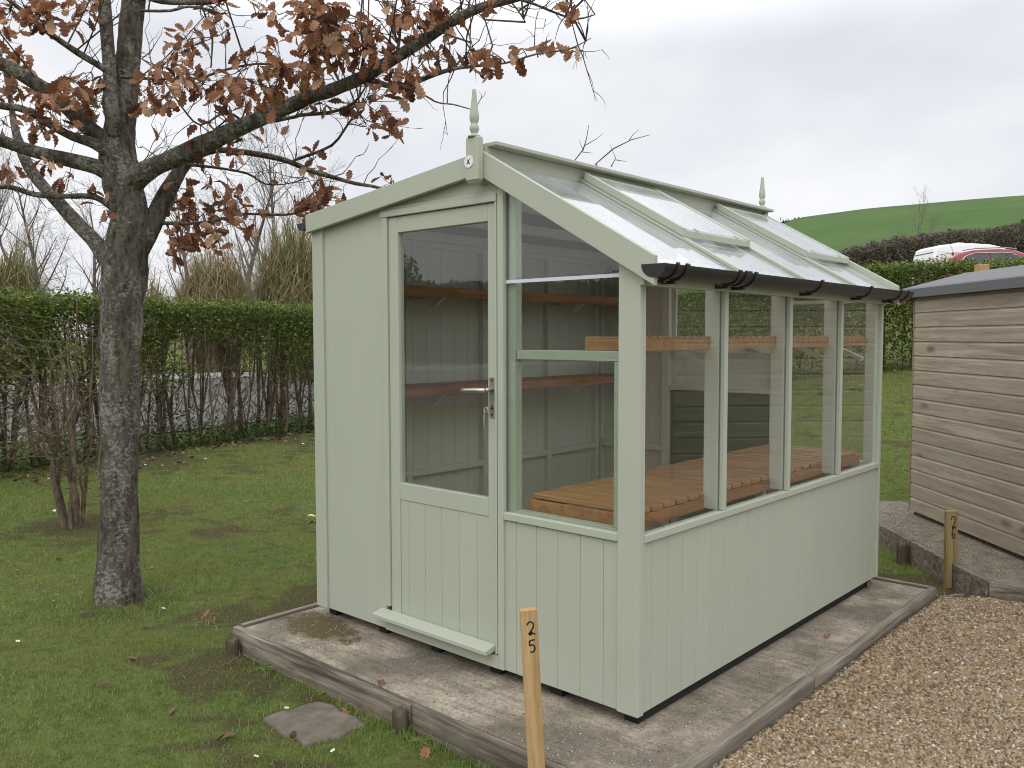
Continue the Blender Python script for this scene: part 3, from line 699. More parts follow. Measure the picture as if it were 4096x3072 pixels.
w.box(0.583, 0.6465, 0.009, 0.045, 0.06, 1.9055); w.box(1.2055, 1.2495, 0.009, 0.045, 0.06, 1.9055)
w.box(0.647, 1.205, 0.0095, 0.045, 1.835, 1.9055); w.box(0.647, 1.205, 0.0095, 0.045, 0.625, 0.701)
w.build('door_frame_rails', P_, DOOR, bevel=0.0016)
w = MB(); boards_front(0.647, 1.205, 0.062, 0.624, 0.699-0.104, w, 0.013, 0.030, 0.108); w.build('door_boards', M['paint_boards'], DOOR, bevel=0.0011)
w = MB(); w.box(0.646, 1.206, 0.024, 0.0275, 0.700, 1.836); w.build('door_window', M['glass'], DOOR)
w = MB(); w.prism([(-0.052, 0.063), (-0.052, 0.084), (0.0085, 0.098), (0.0085, 0.068)], 'x', 0.513, 1.247); w.build('weather_bar', P_, DOOR, bevel=0.003)
HD = MB(); HD.box(1.216, 1.246, 0.0045, 0.0088, 1.036, 1.203); hd = HD.build('handle', M['steel'], DOOR, bevel=0.0015)
w = MB(); w.tube([(1.231, 0.004, 1.151), (1.231, -0.036, 1.151)], 0.0095, 12); w.tube([(1.238, -0.042, 1.150), (1.19, -0.045, 1.149), (1.13, -0.046, 1.146), (1.105, -0.042, 1.146)], [0.0105, 0.0115, 0.0115, 0.009], 12)
w.build('lever', M['steel'], hd, smooth=True)
w = MB(); w.tube([(1.231, 0.004, 1.078), (1.231, -0.03, 1.078)], 0.0035, 8); w.tube([(1.231+0.011*math.cos(a), -0.03+0.003*math.sin(a), 1.071+0.011*math.sin(a)) for a in np.linspace(0, 6.1, 14)], 0.002, 6)
w.tube([(1.226, -0.031, 1.062), (1.221, -0.033, 1.03), (1.223, -0.032, 0.985)], [0.0022, 0.0042, 0.003], 6); w.build('key', M['steel'], hd)
for z in (1.190, 1.049):
    w = MB(); w.tube([(1.231, 0.0046, z), (1.231, 0.0030, z)], 0.0045, 10); w.build('screw', M['black_rubber'], hd)
w = MB(); w.tube([(1.231, 0.0046, 1.078), (1.231, 0.0034, 1.078)], 0.008, 12); w.build('keyhole', M['black_rubber'], hd)
# front window right of the door
FW = MB(); FW.prism([(1.297, 0.657), (1.8565, 0.657), (1.8565, rt(1.8565)-0.06), (1.297, rt(1.297)-0.06)], 'y', 0.022, 0.025); FW.build('front_window', M['glass'], SHED)
w = MB(); w.box(1.2965, 1.8565, 0.000, 0.030, 0.626, 0.656); w.build('window_sill', P_, SHED, bevel=0.002)
w = MB(); w.box(1.297, 1.8565, 0.0205, 0.0285, 1.584, 1.5885); w.box(1.297, 1.8565, 0.019, 0.0215, 1.5795, 1.5930); w.build('glazing_strip', M['clear_strip'], SHED)
w = MB(); w.box(1.2975, 1.333, 0.034, 0.075, 0.64, under(1.3)+0.03); w.box(1.334, 1.855, 0.040, 0.078, 1.276, 1.314); w.box(1.334, 1.855, 0.034, 0.075, 0.62, 0.664); w.box(1.815, 1.8563, 0.0345, 0.0745, 0.665, 1.275)
w.build('window_frame', P_, SHED, bevel=0.002)
w = MB(); w.box(1.2968, 1.2988, 0.0195, 0.0272, 0.657, under(1.3)); w.build('glazing_seal', M['grey_strip'], SHED)
# verge boards
def verge(name, xa, xb, f, h, y0, y1):
    w = MB(); w.prism([(xa, f(xa)-h), (xb, f(xb)-h), (xb, f(xb)), (xa, f(xa))], 'y', y0, y1); return w.build(name, P_, SHED, bevel=0.002)
for y0, y1 in ((-0.030, -0.006), (D_+0.004, D_+0.028)):
    verge('bargeboard', -0.009, 1.186, lt, 0.088, y0, y1); verge('bargeboard', 1.187, 2.023, rt, 0.104, y0, y1)
# finials
def finial(y0, y1, badge):
    w = MB(); cx_, c_y = 1.189, (y0+y1)/2
    w.box(cx_-0.034, cx_+0.034, y0, y1, 1.990, 2.162)
    w.add([(cx_-0.034, y0, 1.990), (cx_+0.034, y0, 1.990), (cx_+0.034, y1, 1.990), (cx_-0.034, y1, 1.990), (cx_-0.024, y0+0.010, 1.978), (cx_+0.024, y0+0.010, 1.978), (cx_+0.024, y1-0.010, 1.978), (cx_-0.024, y1-0.010, 1.978)],
          [(4, 5, 6, 7), (0, 1, 5, 4), (1, 2, 6, 5), (2, 3, 7, 6), (3, 0, 4, 7)])
    f = w.build('finial', P_, SHED, bevel=0.004)
    w = MB(); w.lathe([(0.028, 2.1625), (0.026, 2.169), (0.013, 2.173), (0.012, 2.179), (0.0155, 2.184), (0.019, 2.193), (0.0195, 2.199), (0.018, 2.207), (0.0135, 2.214), (0.013, 2.217), (0.0165, 2.224), (0.0195, 2.238), (0.0193, 2.250), (0.0165, 2.268), (0.0135, 2.288), (0.0110, 2.310), (0.0090, 2.335), (0.0080, 2.348), (0.0065, 2.352)], (cx_, c_y, 0), 24)
    w.build('turned_spike', P_, f, smooth=True)
    if badge:
        w = MB(); w.tube([(cx_-0.013, y0-0.0002, 2.066), (cx_-0.013, y0-0.0032, 2.066)], 0.0245, 28); b = w.build('badge', M['white'], f, smooth=False)
        bx, bz, by = cx_-0.013, 2.066, y0-0.0036
        def flat(pts): 
            w.prism([(bx+p[0]*0.001, bz+p[1]*0.001) for p in pts], 'y', by, by+0.0008)
        w = MB(); flat([(-2, 3), (2, 2), (9, 9), (16, 15), (8, 11), (2, 6), (-1, 6)]); flat([(-4, 2), (-1, 5), (-5, 9), (-9, 12), (-7, 6)]); flat([(-4, 3), (2, 3), (3, -3), (9, -11), (12, -16), (3, -9), (-3, -7), (-13, -12), (-8, -5), (-6, -1)])
        w.build('bird_emblem', M['navy'], b)
finial(-0.066, -0.0305, True); finial(D_+0.0285, D_+0.064, False)
# solid left roof
w = MB(); w.prism([(-0.03, lt(-0.03)-0.030), (1.160, lt(1.16)-0.030), (1.160, lt(1.16)-0.010), (-0.03, lt(-0.03)-0.010)], 'y', -0.004, D_+0.002); w.build('boarded_roof', M['felt'], SHED)
w = MB()
for x in (0.08, 0.45, 0.82): w.box(x-0.02, x+0.02, 0.03, D_-0.03, lt(x)-0.085, lt(x)-0.034)
w.build('roof_purlins', M['paint_inside'], SHED)
# ridge
w = MB(); w.box(1.165, 1.212, -0.005, D_+0.003, 1.985, 2.131); w.build('ridge_board', P_, SHED, bevel=0.002)
w = MB(); w.box(1.13, 1.262, 0.004, 2.50, 2.1315, 2.147); w.build('ridge_capping', P_, SHED, bevel=0.002)
# glazed right roof
GA = math.atan(0.5738)
def roofbar(name, y0, y1, xa, xb, lo, hi, mat=P_, parent=None):
    f = lambda x: rt(x)
    w = MB(); w.prism([(xa, f(xa)+lo), (xb, f(xb)+lo), (xb, f(xb)+hi), (xa, f(xa)+hi)], 'y', y0, y1); return w.build(name, mat, parent or SHED, bevel=0.0015)
BARS = (0.626, 1.236, 1.844)
panes = [(0.002, 0.617), (0.635, 1.227), (1.245, 1.835), (1.853, D_-0.004)]
for a, b in panes:
    roofbar('roof_pane', a, b, 1.2125, 2.03, -0.040, -0.036, M['glass_roof'])
for y in BARS:
    roofbar('glazing_bar', y-0.0125, y+0.0125, 1.2125, 2.025, -0.0355, -0.020)
    roofbar('rafter', y-0.018, y+0.018, 1.2125, 1.925, -0.098, -0.0405, M['paint_inside'])
roofbar('rafter', 0.029, 0.060, 1.2125, 1.925, -0.098, -0.0405, M['paint_inside']); roofbar('rafter', D_-0.055, D_-0.02, 1.2125, 1.925, -0.098, -0.0405, M['paint_inside'])
for a, b in ((0.612, 1.215), (1.832, 2.436)):
    vt = MB()
    f = rt
    def slab(w, xa, xb, y0, y1, lo, hi): w.prism([(xa, f(xa)+lo), (xb, f(xb)+lo), (xb, f(xb)+hi), (xa, f(xa)+hi)], 'y', y0, y1)
    slab(vt, 1.236, 1.752, a, a+0.026, -0.018, 0.018); slab(vt, 1.236, 1.752, b-0.026, b, -0.018, 0.018)
    slab(vt, 1.236, 1.275, a+0.0265, b-0.0265, -0.018, 0.012); slab(vt, 1.722, 1.752, a+0.0265, b-0.0265, -0.018, 0.010)
    v_ = vt.build('roof_vent', P_, SHED, bevel=0.0015)
    w = MB(); slab(w, 1.276, 1.745, a+0.0265, b-0.0265, 0.0115, 0.0145); w.build('vent_pane', M['glass_roof'], v_)
    for q in (a+0.12, b-0.12):
        w = MB(); slab(w, 1.732, 1.758, q-0.004, q+0.004, 0.0148, 0.0185); w.build('vent_clip', M['steel'], v_)
# eaves closing strip under the panes
w = MB(); w.prism([(1.9515, 1.6265), (1.969, 1.6265), (1.969, rt(1.969)-0.041), (1.9515, rt(1.9515)-0.041)], 'y', 0.0, D_); w.build('eaves_strip', P_, SHED)
# gutters
def gutter(xc, zc, y0, y1, r, brs, side=1):
    prof = []
    for k in range(15):
        a = math.pi + math.pi*k/14
        prof.append((xc+r*math.cos(a), zc+r*0.92*math.sin(a)))
    inner = [(xc+(p[0]-xc)*0.93, zc+(p[1]-zc)*0.93+0.0005) for p in prof[::-1]]
    w = MB(); w.prism(prof+inner, 'y', y0, y1)
    cap = [(xc, zc+0.002)] ; w.prism([(xc-r, zc+0.001)] + [(p[0], p[1]) for p in prof[1:-1]] + [(xc+r, zc+0.001)], 'y', y0-0.004, y0-0.0002)
    w.prism([(xc-r, zc+0.001)] + [(p[0], p[1]) for p in prof[1:-1]] + [(xc+r, zc+0.001)], 'y', y1+0.0002, y1+0.004)
    g_ = w.build('gutter', M['black_plastic'], SHED)
    for y, wd in brs:
        ro = r*1.10; po = [(xc+ro*math.cos(math.pi+math.pi*k/14), zc+ro*0.94*math.sin(math.pi+math.pi*k/14)) for k in range(15)]
        pi_ = [(xc+(p[0]-xc)*0.915, zc+(p[1]-zc)*0.915) for p in po[::-1]]
        w = MB(); w.prism(po+pi_, 'y', y-wd/2, y+wd/2)
        if wd < 0.03:
            xe = xc-side*ro
            w.box(min(xe, xc), max(xe, xc), y-wd/2+0.001, y+wd/2-0.001, zc-r*0.92-0.016, zc-r*0.92-0.004)
        w.tube([(xc+side*r*1.02, y-wd/2, zc+0.003), (xc+side*r*1.02, y+wd/2, zc+0.003)], 0.005, 6)
        w.build('gutter_bracket', M['black_plastic'], g_)
gutter(2.022, 1.613, -0.028, 2.56, 0.049, [(0.045, 0.014), (0.11, 0.022), (0.50, 0.022), (0.565, 0.05), (0.63, 0.022), (1.28, 0.022), (1.90, 0.022), (2.36, 0.022), (2.48, 0.022)])
gutter(-0.052, 1.935, -0.020, 2.50, 0.040, [(0.2, 0.02), (1.2, 0.02), (2.2, 0.02)], -1)
# floor and bearers
w = MB(); w.box(0.014, 1.925, 0.028, 2.414, 0.001, 0.019); w.build('floor', M['staging_y'], SHED)
for x in (0.06, 0.46, 0.83, 1.20, 1.53, 1.885):
    w = MB(); w.box(x-0.03, x+0.03, 0.055, 2.40, SLZ-0.001, 0.0); w.build('bearer', M['black_rubber'], SHED)
# shelves along the left wall, and the slatted shelf on the right
for z0, z1 in ((1.060, 1.110), (1.575, 1.626)):
    w = MB(); w.box(0.3315, 0.350, 0.05, 2.370, z0, z1)
    for k in range(3): w.box(0.054+k*0.0925, 0.054+k*0.0925+0.090, 0.05, 2.370, z1-0.020, z1-0.001)
    sh = w.build('shelf', M['staging_y'], SHED, bevel=0.0015)
    for y in (0.60, 1.21, 1.82, 2.30):
        w = MB(); w.bar((0.235, y, z0-0.045), (0.315, y, z0+0.012), 0.03, 0.02, (0, 1, 0)); w.box(0.054, 0.330, y-0.016, y+0.016, z0-0.002, z1-0.0205)
        w.build('bracket', M['paint_inside'], sh)
w = MB(); w.box(1.868, 1.886, 0.095, 2.372, 1.314, 1.358); w.box(1.635, 1.653, 0.095, 2.372, 1.314, 1.358); w.box(1.6535, 1.8675, 0.095, 0.113, 1.3145, 1.3575)
k = 0.10
while k < 2.33: w.box(1.632, 1.887, k, k+0.045, 1.3585, 1.367); k += 0.062
sh = w.build('slatted_shelf', M['staging'], SHED, bevel=0.001)
for y in (0.626, 1.236, 1.844, 2.33):
    w = MB(); w.bar((1.868, y+0.03, 1.24), (1.70, y+0.03, 1.312), 0.02, 0.03, (0, 1, 0)); w.build('bracket', M['paint_inside'], sh)
# staging bench inside
BENCH = empty('staging_bench', (1.60, 1.25, 0.0), 'slatted brown staging bench inside the shed under the side windows', 'bench')
w = MB(); w.box(1.365, 1.845, 0.098, 0.118, 0.652, 0.702); w.box(1.365, 1.845, 2.335, 2.355, 0.652, 0.700)
w.box(1.845, 1.864, 0.098, 2.355, 0.652, 0.701); w.box(1.346, 1.3645, 0.098, 2.355, 0.652, 0.701); w.build('frame', M['staging_y'], BENCH, bevel=0.0015)
k = 0.128; n = 0
while k < 2.28:
    w = MB(); j = 0.003*math.sin(n*2.3); w.box(1.343+j, 1.866+j*0.5, k, k+0.0745, 0.7022, 0.7240); w.build('slat', M['staging'], BENCH, bevel=0.004); k += 0.0915; n += 1
for x, y in ((1.375, 0.14), (1.375, 1.2), (1.375, 2.31), (1.83, 0.14), (1.83, 1.2), (1.83, 2.31)):
    w = MB(); w.box(x-0.02, x+0.02, y-0.02, y+0.02, 0.0195, 0.6515); w.build('leg', M['paint_inside'], BENCH, bevel=0.002)

# ------------------------------------------------------------------ numbered posts
def ribbon(mb, pts, wd, y, th=0.0006):
    pts = [np.array(p, float) for p in pts]; n = len(pts)
    L, R = [], []
    for i, p in enumerate(pts):
        d = pts[min(i+1, n-1)]-pts[max(i-1, 0)]; d /= np.linalg.norm(d)+1e-9; q = np.array([-d[1], d[0]])*wd/2
        L.append(p+q); R.append(p-q)
    for i in range(n-1):
        a = [L[i], R[i], R[i+1], L[i+1]]
        mb.add([(p[0], y, p[1]) for p in a], [(0, 1, 2, 3)])
def smooth_curve(P, n=8):
    P = [np.array(p, float) for p in P]; out = []
    for i in range(len(P)-1):
        p0, p1, p2, p3 = P[max(i-1, 0)], P[i], P[i+1], P[min(i+2, len(P)-1)]
        for k in range(n):
            t = k/n; out.append(0.5*((2*p1)+(-p0+p2)*t+(2*p0-5*p1+4*p2-p3)*t*t+(-p0+3*p1-3*p2+p3)*t**3))
    out.append(P[-1]); return out
TWO = [[(-0.8, 0.55), (-0.55, 0.95), (0.1, 1.15), (0.65, 0.85), (0.65, 0.35), (0.1, -0.35), (-0.45, -0.85), (-0.6, -1.05), (-0.35, -0.75), (0.0, -0.60), (0.2, -0.8), (0.0, -1.05), (-0.45, -1.1), (0.25, -0.85), (0.95, -1.05)]]
FIVE = [[(0.85, 1.1), (-0.35, 0.85), (-0.45, 0.1), (-0.30, 0.1), (0.25, 0.20), (0.70, -0.25), (0.45, -0.85), (-0.05, -1.1), (-0.45, -0.95)]]
SIX = [[(0.5, 1.0), (0.05, 0.9), (-0.4, 0.3), (-0.45, -0.55), (0.0, -1.0), (0.5, -0.7), (0.45, -0.2), (0.0, -0.05), (-0.4, -0.4)]]
def post(name, base, top, wd, th, rz, mat, label, digits, zc, sz, wdk, slant=0.0):
    e = empty(name, base, label, 'post', 'numbered marker posts', rz)
    e.rotation_euler = (0, 0, 0)
    L = Vector(top)-Vector(base)
    h = L.length
    w = MB(); w.add([(-wd/2, -th/2, 0), (wd/2, -th/2, 0), (wd/2, th/2, 0), (-wd/2, th/2, 0), (-wd/2, -th/2, h-0.004), (wd/2, -th/2, h), (wd/2, th/2, h+0.003), (-wd/2, th/2, h-0.001)],
                    [(3, 2, 1, 0), (4, 5, 6, 7), (0, 1, 5, 4), (1, 2, 6, 5), (2, 3, 7, 6), (3, 0, 4, 7)])
    e.location = (0, 0, 0); b = w.build('shaft', mat, e, bevel=0.002)
    w = MB()
    for dg, z0 in zip(digits, zc):
        for st in dg:
            ribbon(w, smooth_curve([(0.006+p[0]*sz[0]+slant*p[1]*sz[1], h-z0+p[1]*sz[1]) for p in st]), wdk, -th/2-0.0006)
    w.build('number', M['ink'], e)
    q = L.to_track_quat('Z', 'Y')
    d = Vector((math.sin(rz), -math.cos(rz), 0))               # way the face looks
    zax = L.normalized(); xax = (-d).cross(zax).normalized() * 1.0; yax = zax.cross(xax)
    mt = Matrix(((xax.x, yax.x, zax.x), (xax.y, yax.y, zax.y), (xax.z, yax.z, zax.z)))
    e.rotation_euler = mt.to_euler(); e.location = base
    return e
post('marker_post', (1.878, -0.450, -0.32), (1.822, -0.450, 0.482), 0.056, 0.022, math.radians(38), M['post'], 'pale timber marker post numbered 25 in front of the green shed', [TWO[:], FIVE[:]], (0.062, 0.119), (0.0135, 0.0185), 0.0052, -0.05)
post('marker_post', (2.180, 3.020, -0.30), (2.170, 3.035, 0.318), 0.070, 0.03, math.radians(40), M['post_old'], 'stained timber marker post numbered 26 by the far slab', [TWO[:], SIX[:]], (0.070, 0.135), (0.015, 0.032), 0.006, -0.05)

# ------------------------------------------------------------------ the unpainted shed next door (built square, then turned)
NS = empty('timber_shed', (0, 0, 0), 'unpainted greyed timber shed with grey felt roof on the far slab', 'shed')
L_, Dp = 2.6, 0.90
z0, z1 = 0.035, 1.655; nb = 15; hb = (z1-z0)/nb
w = MB()
for k in range(nb):
    a = z0+k*hb; b = a+hb
    # shiplap profile: flat face, hollow chamfer at the top tucked behind the board above
    w.prism([(0.0, a+0.001), (0.0, b-0.020), (0.007, b-0.008), (0.008, b+0.004), (0.018, b+0.004), (0.018, a+0.001)], 'x', 0.012, L_-0.02)
w.build('cladding', M['cladding'], NS)
w = MB()
for k in range(nb):
    a = z0+k*hb; b = a+hb
    w.prism([(0.0, a+0.001), (0.0, b-0.020), (0.007, b-0.008), (0.008, b+0.004), (0.018, b+0.004), (0.018, a+0.001)], 'x', 0.03, Dp-0.02)
sidew = w.build('cladding', M['cladding'], NS)
for v_ in sidew.data.vertices: x, y, z = v_.co; v_.co = (y+0.006, x, z)
w = MB(); w.box(-0.004, 0.011, -0.004, 0.028, z0, z1); w.build('corner_trim', M['cladding_trim'], NS, bevel=0.002)
w = MB(); w.box(0.02, L_-0.02, Dp-0.02, Dp, z0, z1+0.1); w.box(L_-0.02, L_, 0.0, Dp, z0, z1+0.1); w.build('back_wall', M['cladding_trim'], NS)
w = MB(); w.box(0.0, L_, 0.004, 0.03, z1+0.002, z1+0.07); w.build('eaves_board', M['cladding_trim'], NS)
rh = 0.125; hw = 0.49
w = MB(); w.prism([(-0.05, 1.660), (-0.056, 1.722), (-0.046, 1.732), (hw-0.05, 1.732+rh), (2*hw-0.05+0.03, 1.732), (2*hw-0.02, 1.66), (2*hw-0.035, 1.66), (2*hw-0.04, 1.715), (hw-0.05, 1.70+rh), (-0.034, 1.705), (-0.036, 1.660)], 'x', -0.11, L_+0.1); w.build('felt_roof', M['felt'], NS)
w = MB(); w.prism([(-0.034, 1.700), (hw-0.05, 1.695+rh), (2*hw-0.045, 1.700), (2*hw-0.045, 1.62), (hw-0.05, 1.62+rh), (-0.034, 1.62)], 'x', -0.10, -0.082); w.build('bargeboard', M['cladding_trim'], NS)
w = MB(); w.prism([(0.0, 1.655), (0.86, 1.655), (0.86, 1.70), (hw-0.05, 1.69+rh), (0.0, 1.70)], 'x', 0.012, 0.02); w.build('gable', M['cladding_trim'], NS)
w = MB()
for y in (0.03, 0.42, 0.82): w.box(0.02, L_-0.04, y, y+0.05, 0.0, z0-0.001)
w.build('bearer', M['peg'], NS)
NS.location = (NB_C[0], NB_C[1], 0.0); NS.rotation_euler = (0, 0, math.atan2(NB_U[1], NB_U[0]))
NS.location.z = -0.002
mb = MB(); mb.box(-0.05, 0.05, -0.05, 0.05, -0.35, 2.07); bp = mb.build('timber_post', M['post'], bevel=0.004); bp.location = (1.39, 6.85, 0); bp.rotation_euler = (0, 0, -0.8)
tag(bp, 'square pale post top standing behind the felt roof', 'post')

# ------------------------------------------------------------------ plants
def hit(px, py, lift=0.0):
    """where the sight line of a photo pixel meets the lawn"""
    d = FWD + RGT*((px-2048)/FPX) - UPV*((py-1536)/FPX); t = 1.0
    for _ in range(60):
        p = CAM + d*t; e = p[2]-float(Z(p[0], p[1]))
        if e < 0.002: break
        t += max(e*0.6, 0.004)/max(-d[2], 0.05)*0.6
    return np.array([p[0], p[1], float(Z(p[0], p[1]))+lift])

# grass: many short blades, thick near the camera
def grass(n):
    d = 2.4*(13.0/2.4)**(rng.random(n)**0.85); u_ = rng.uniform(-0.68, 0.68, n)
    x = CAM[0]+d*(FWD[0]+RGT[0]*u_); y = CAM[1]+d*(FWD[1]+RGT[1]*u_)
    b = bare(x, y)
    on_stone = (x > 0.66) & (x < 1.05) & (y > -0.765) & (y < -0.47)
    edge_st = (x > 0.69) & (x < 1.01) & (y > -0.735) & (y < -0.49)
    in_slab = (x > -0.16) & (x < 2.26) & (y > -0.40) & (y < 2.58)
    ka = (x-KA[0])*NB_U[0]+(y-KA[1])*NB_U[1]; kb = (x-KA[0])*NB_N[0]+(y-KA[1])*NB_N[1]
    in_slab2 = (kb > -0.03) & (kb < 2.1) & (ka > -0.9) & (ka < 3.0)
    in_gr = (x > 2.19) & (y < 2.62)
    keep = (rng.random(n) > b*0.90) & ~edge_st & ~in_slab & ~in_slab2 & ~in_gr & (x < 4) & ~(on_stone & (rng.random(n) < 0.6)) & (x > -8.4 + 0*y)
    x, y, d, b = x[keep], y[keep], d[keep], b[keep]; n = len(x)
    z = Z(x, y)-0.004
    tuft = vnoise(x*2.6, y*2.6, 21)*0.6 + vnoise(x*9, y*9, 22)*0.4
    L = (0.010+0.026*rng.random(n)**1.4)*(0.5+1.1*tuft)*np.interp(d, [2.4, 9], [0.9, 1.25])
    foot = np.exp(-((np.hypot(x+1.20, y+0.45)-0.17)/0.11)**2) + np.exp(-((y+0.42)/0.045)**2)*(x > -0.2)*(x < 2.3)*vnoise(x*5, y*5, 33)*1.6 + 0.8*np.exp(-((x+0.17)/0.05)**2)*(y > -0.4)*(y < 2.6)
    sx, sy_ = np.abs(x-0.86)-0.185, np.abs(y+0.615)-0.135; foot = foot + 0.7*np.exp(-(np.maximum(sx, sy_)/0.035)**2)
    L = L*(1+1.3*foot)
    wd = np.interp(d, [2.4, 13], [0.0024, 0.0075])*(0.7+0.6*rng.random(n))
    az = rng.uniform(0, 2*np.pi, n); la = az + rng.normal(0, 0.7, n) + np.pi/2; lean = np.abs(rng.normal(0.70, 0.45, n))
    tx, ty = np.cos(az), np.sin(az); lx, ly = np.cos(la)*np.sin(lean), np.sin(la)*np.sin(lean); lz = np.cos(lean)
    def P(a, b_, w_): return np.stack([x+lx*L*a+tx*wd*w_, y+ly*L*a+ty*wd*w_, z+lz*L*b_], 1)
    V = np.stack([P(0, 0, -.5), P(0, 0, .5), P(0.40, 0.62, .40), P(0.40, 0.62, -.40), P(1.15, 0.98, 0)], 1).reshape(-1, 3)
    o5 = (np.arange(n)*5)[:, None, None]
    F = (np.array([[0, 1, 2], [0, 2, 3], [3, 2, 4]])[None]+o5).reshape(-1, 3)
    return tag(raw_mesh('grass', V, F, M['grass']), 'short green grass blades of the lawn', 'grass', kind='stuff')
grass(420000)

# leaf helpers
def frames(n, up=0.5):
    """random orthonormal frames: normal biased upward"""
    nrm = rng.normal(size=(n, 3)); nrm[:, 2] = np.abs(nrm[:, 2])+up; nrm /= np.linalg.norm(nrm, axis=1)[:, None]
    a = rng.normal(size=(n, 3)); a -= nrm*(a*nrm).sum(1)[:, None]; a /= np.linalg.norm(a, axis=1)[:, None]
    return a, np.cross(nrm, a), nrm
def leaf_quads(P, size, up=0.5, slim=0.55):
    n = len(P); a, b, c = frames(n, up); s = size*(0.65+0.7*rng.random(n))
    s = s[:, None]
    V = np.stack([P-a*s*0.5, P+b*s*slim*0.5+c*s*0.08, P+a*s*0.55, P-b*s*slim*0.5+c*s*0.08], 1).reshape(-1, 3)
    F = (np.arange(n)*4)[:, None]+np.arange(4)[None]
    return V, F

# --- hedges
def hedge(name, A, B, width, height, n_leaf, leaf, n_stem, label, thin, seed, foot_leaves=0, mat='hedge_leaf', stemrad=(0.010, 0.026), hole=1.0, ragged=0.0, prof=((0, 1), (1, 1))):
    r = np.random.default_rng(seed); A = np.array(A, float); B = np.array(B, float); L = np.linalg.norm(B-A); u = (B-A)/L; nv = np.array([-u[1], u[0]])
    mid = (A+B)/2; e = empty(name, (mid[0], mid[1], float(Z(*mid))), label, 'hedge')
    mb = MB(); tips = []
    for k in range(n_stem):
        s_ = (k+r.uniform(0.1, 0.9))/n_stem*L; o_ = r.normal(0, width*0.16)
        p = A+u*s_+nv*o_; z = float(Z(*p)); h = height*r.uniform(0.80, 0.97)*np.interp(s_/L, *zip(*prof))
        lean = r.normal(0, 0.20, 2); pts = []; q = np.array([p[0], p[1], z-0.05]); m_ = 8
        for j in range(m_):
            f = j/(m_-1); pts.append(q.copy())
            q = q + np.array([lean[0]+r.normal(0, 0.11), lean[1]+r.normal(0, 0.11), 1.0])*np.array([0.35, 0.35, 1])*h/(m_-1)
        r0 = r.uniform(*stemrad); mb.tube(pts, [r0*(1-0.72*j/(m_-1))*(1+0.15*r.normal()) for j in range(m_)], 5)
        for b_ in range(r.integers(1, 4)):                     # forks
            j = r.integers(1, 4); q2 = np.array(pts[j]); l2 = r.normal(0, 0.38, 2); fp = [q2.copy()]
            for i2 in range(5): q2 = q2+np.array([l2[0]*(1-i2*0.18)+r.normal(0, 0.08), l2[1]*(1-i2*0.18)+r.normal(0, 0.08), 1.0])*np.array([0.45, 0.45, 1])*(z+h-pts[j][2])/5; fp.append(q2.copy())
            mb.tube(fp, [r0*0.62*(1-0.75*i2/5) for i2 in range(6)], 5)
        for b_ in range(r.integers(10, 18)):
            j = r.integers(1, m_-1); st = np.array(pts[j]); ang = r.uniform(0, 2*np.pi); ln = r.uniform(0.16, 0.45)
            dd = np.array([np.cos(ang)*0.55, np.sin(ang)*0.55, r.uniform(0.3, 1.1)]); dd /= np.linalg.norm(dd)
            p2 = st+dd*ln*0.5+r.normal(0, 0.03, 3); p3 = p2+(dd+np.array([0, 0, 0.35]))*ln*0.5
            p3[2] = min(p3[2], z+h-0.02)
            mb.tube([st, p2, p3], [r0*0.34, r0*0.22, 0.002], 3, cap=False); tips.append(p3); tips.append(p2)
    # a mesh of fine twigs, thickest on the clipped face
    for k in range(int(n_stem*24)):
        s_ = r.uniform(0, L); o_ = -0.5*width*r.uniform(0.1, 1.0) if r.random() < 0.75 else 0.5*width*r.random(); p = A+u*s_+nv*o_
        z = float(Z(*p)); ht = height*np.interp(s_/L, *zip(*prof)); st = np.array([p[0], p[1], z+ht*(r.uniform(0.10, 0.88))]); ln = r.uniform(0.14, 0.50)
        d_ = np.array([r.normal(0, 0.5), r.normal(0, 0.5), r.uniform(-0.2, 1.1)]); d_ /= np.linalg.norm(d_)
        m1 = st+d_*ln*0.5+r.normal(0, 0.02, 3); e1 = m1+d_*ln*0.5+r.normal(0, 0.05, 3)
        e1[2] = min(e1[2], z+ht-0.02); mb.tube([st, m1, e1], [0.0055, 0.004, 0.002], 3, cap=False)
        if r.random() < 0.6: e2 = m1+d_*ln*0.4+r.normal(0, 0.10, 3); mb.tube([m1, e2], [0.003, 0.0015], 3, cap=False)
    mb.build('stems', M['hedge_stem'], e, smooth=True)
    # leaves: dense at the top and outside, thinning below
    n = n_leaf; s_ = r.random(n)*L; hf = r.random(n)
    hf = 1-(1-hf)*1.0; hh = thin(hf, r)
    ok = hh > 0; s_, hf = s_[ok], hf[ok]; n = len(s_)
    side = r.random(n); off = np.where(side < 0.62, -0.5+np.abs(r.normal(0, 0.16, n)), np.where(side < 0.75, 0.5-np.abs(r.normal(0, 0.16, n)), r.uniform(-0.5, 0.5, n)))
    top = r.random(n) < 0.22; hf = np.where(top, 1-np.abs(r.normal(0, 0.035, n)), hf); off = np.where(top, r.uniform(-0.5, 0.5, n), off)
    # ragged trimmed outline
    P = A[None]+u[None]*s_[:, None]; bul = 0.86+0.30*vnoise(s_*1.7, hf*3.0, seed)
    P = P + nv[None]*(off*width*bul)[:, None]
    z0_ = Z(P[:, 0], P[:, 1]); hv = height*np.interp(s_/L, *zip(*prof))*(0.96+0.07*vnoise(s_*1.1, s_*0, seed+3)+0.03*r.normal(size=n)*(hf > 0.95))
    # clumping: drop leaves in noise holes
    cl = 0.62*vnoise(s_*4.2+off*3, hf*height*5.5, seed+7)+0.38*vnoise(s_*1.05, hf*height*1.6+3, seed+17)
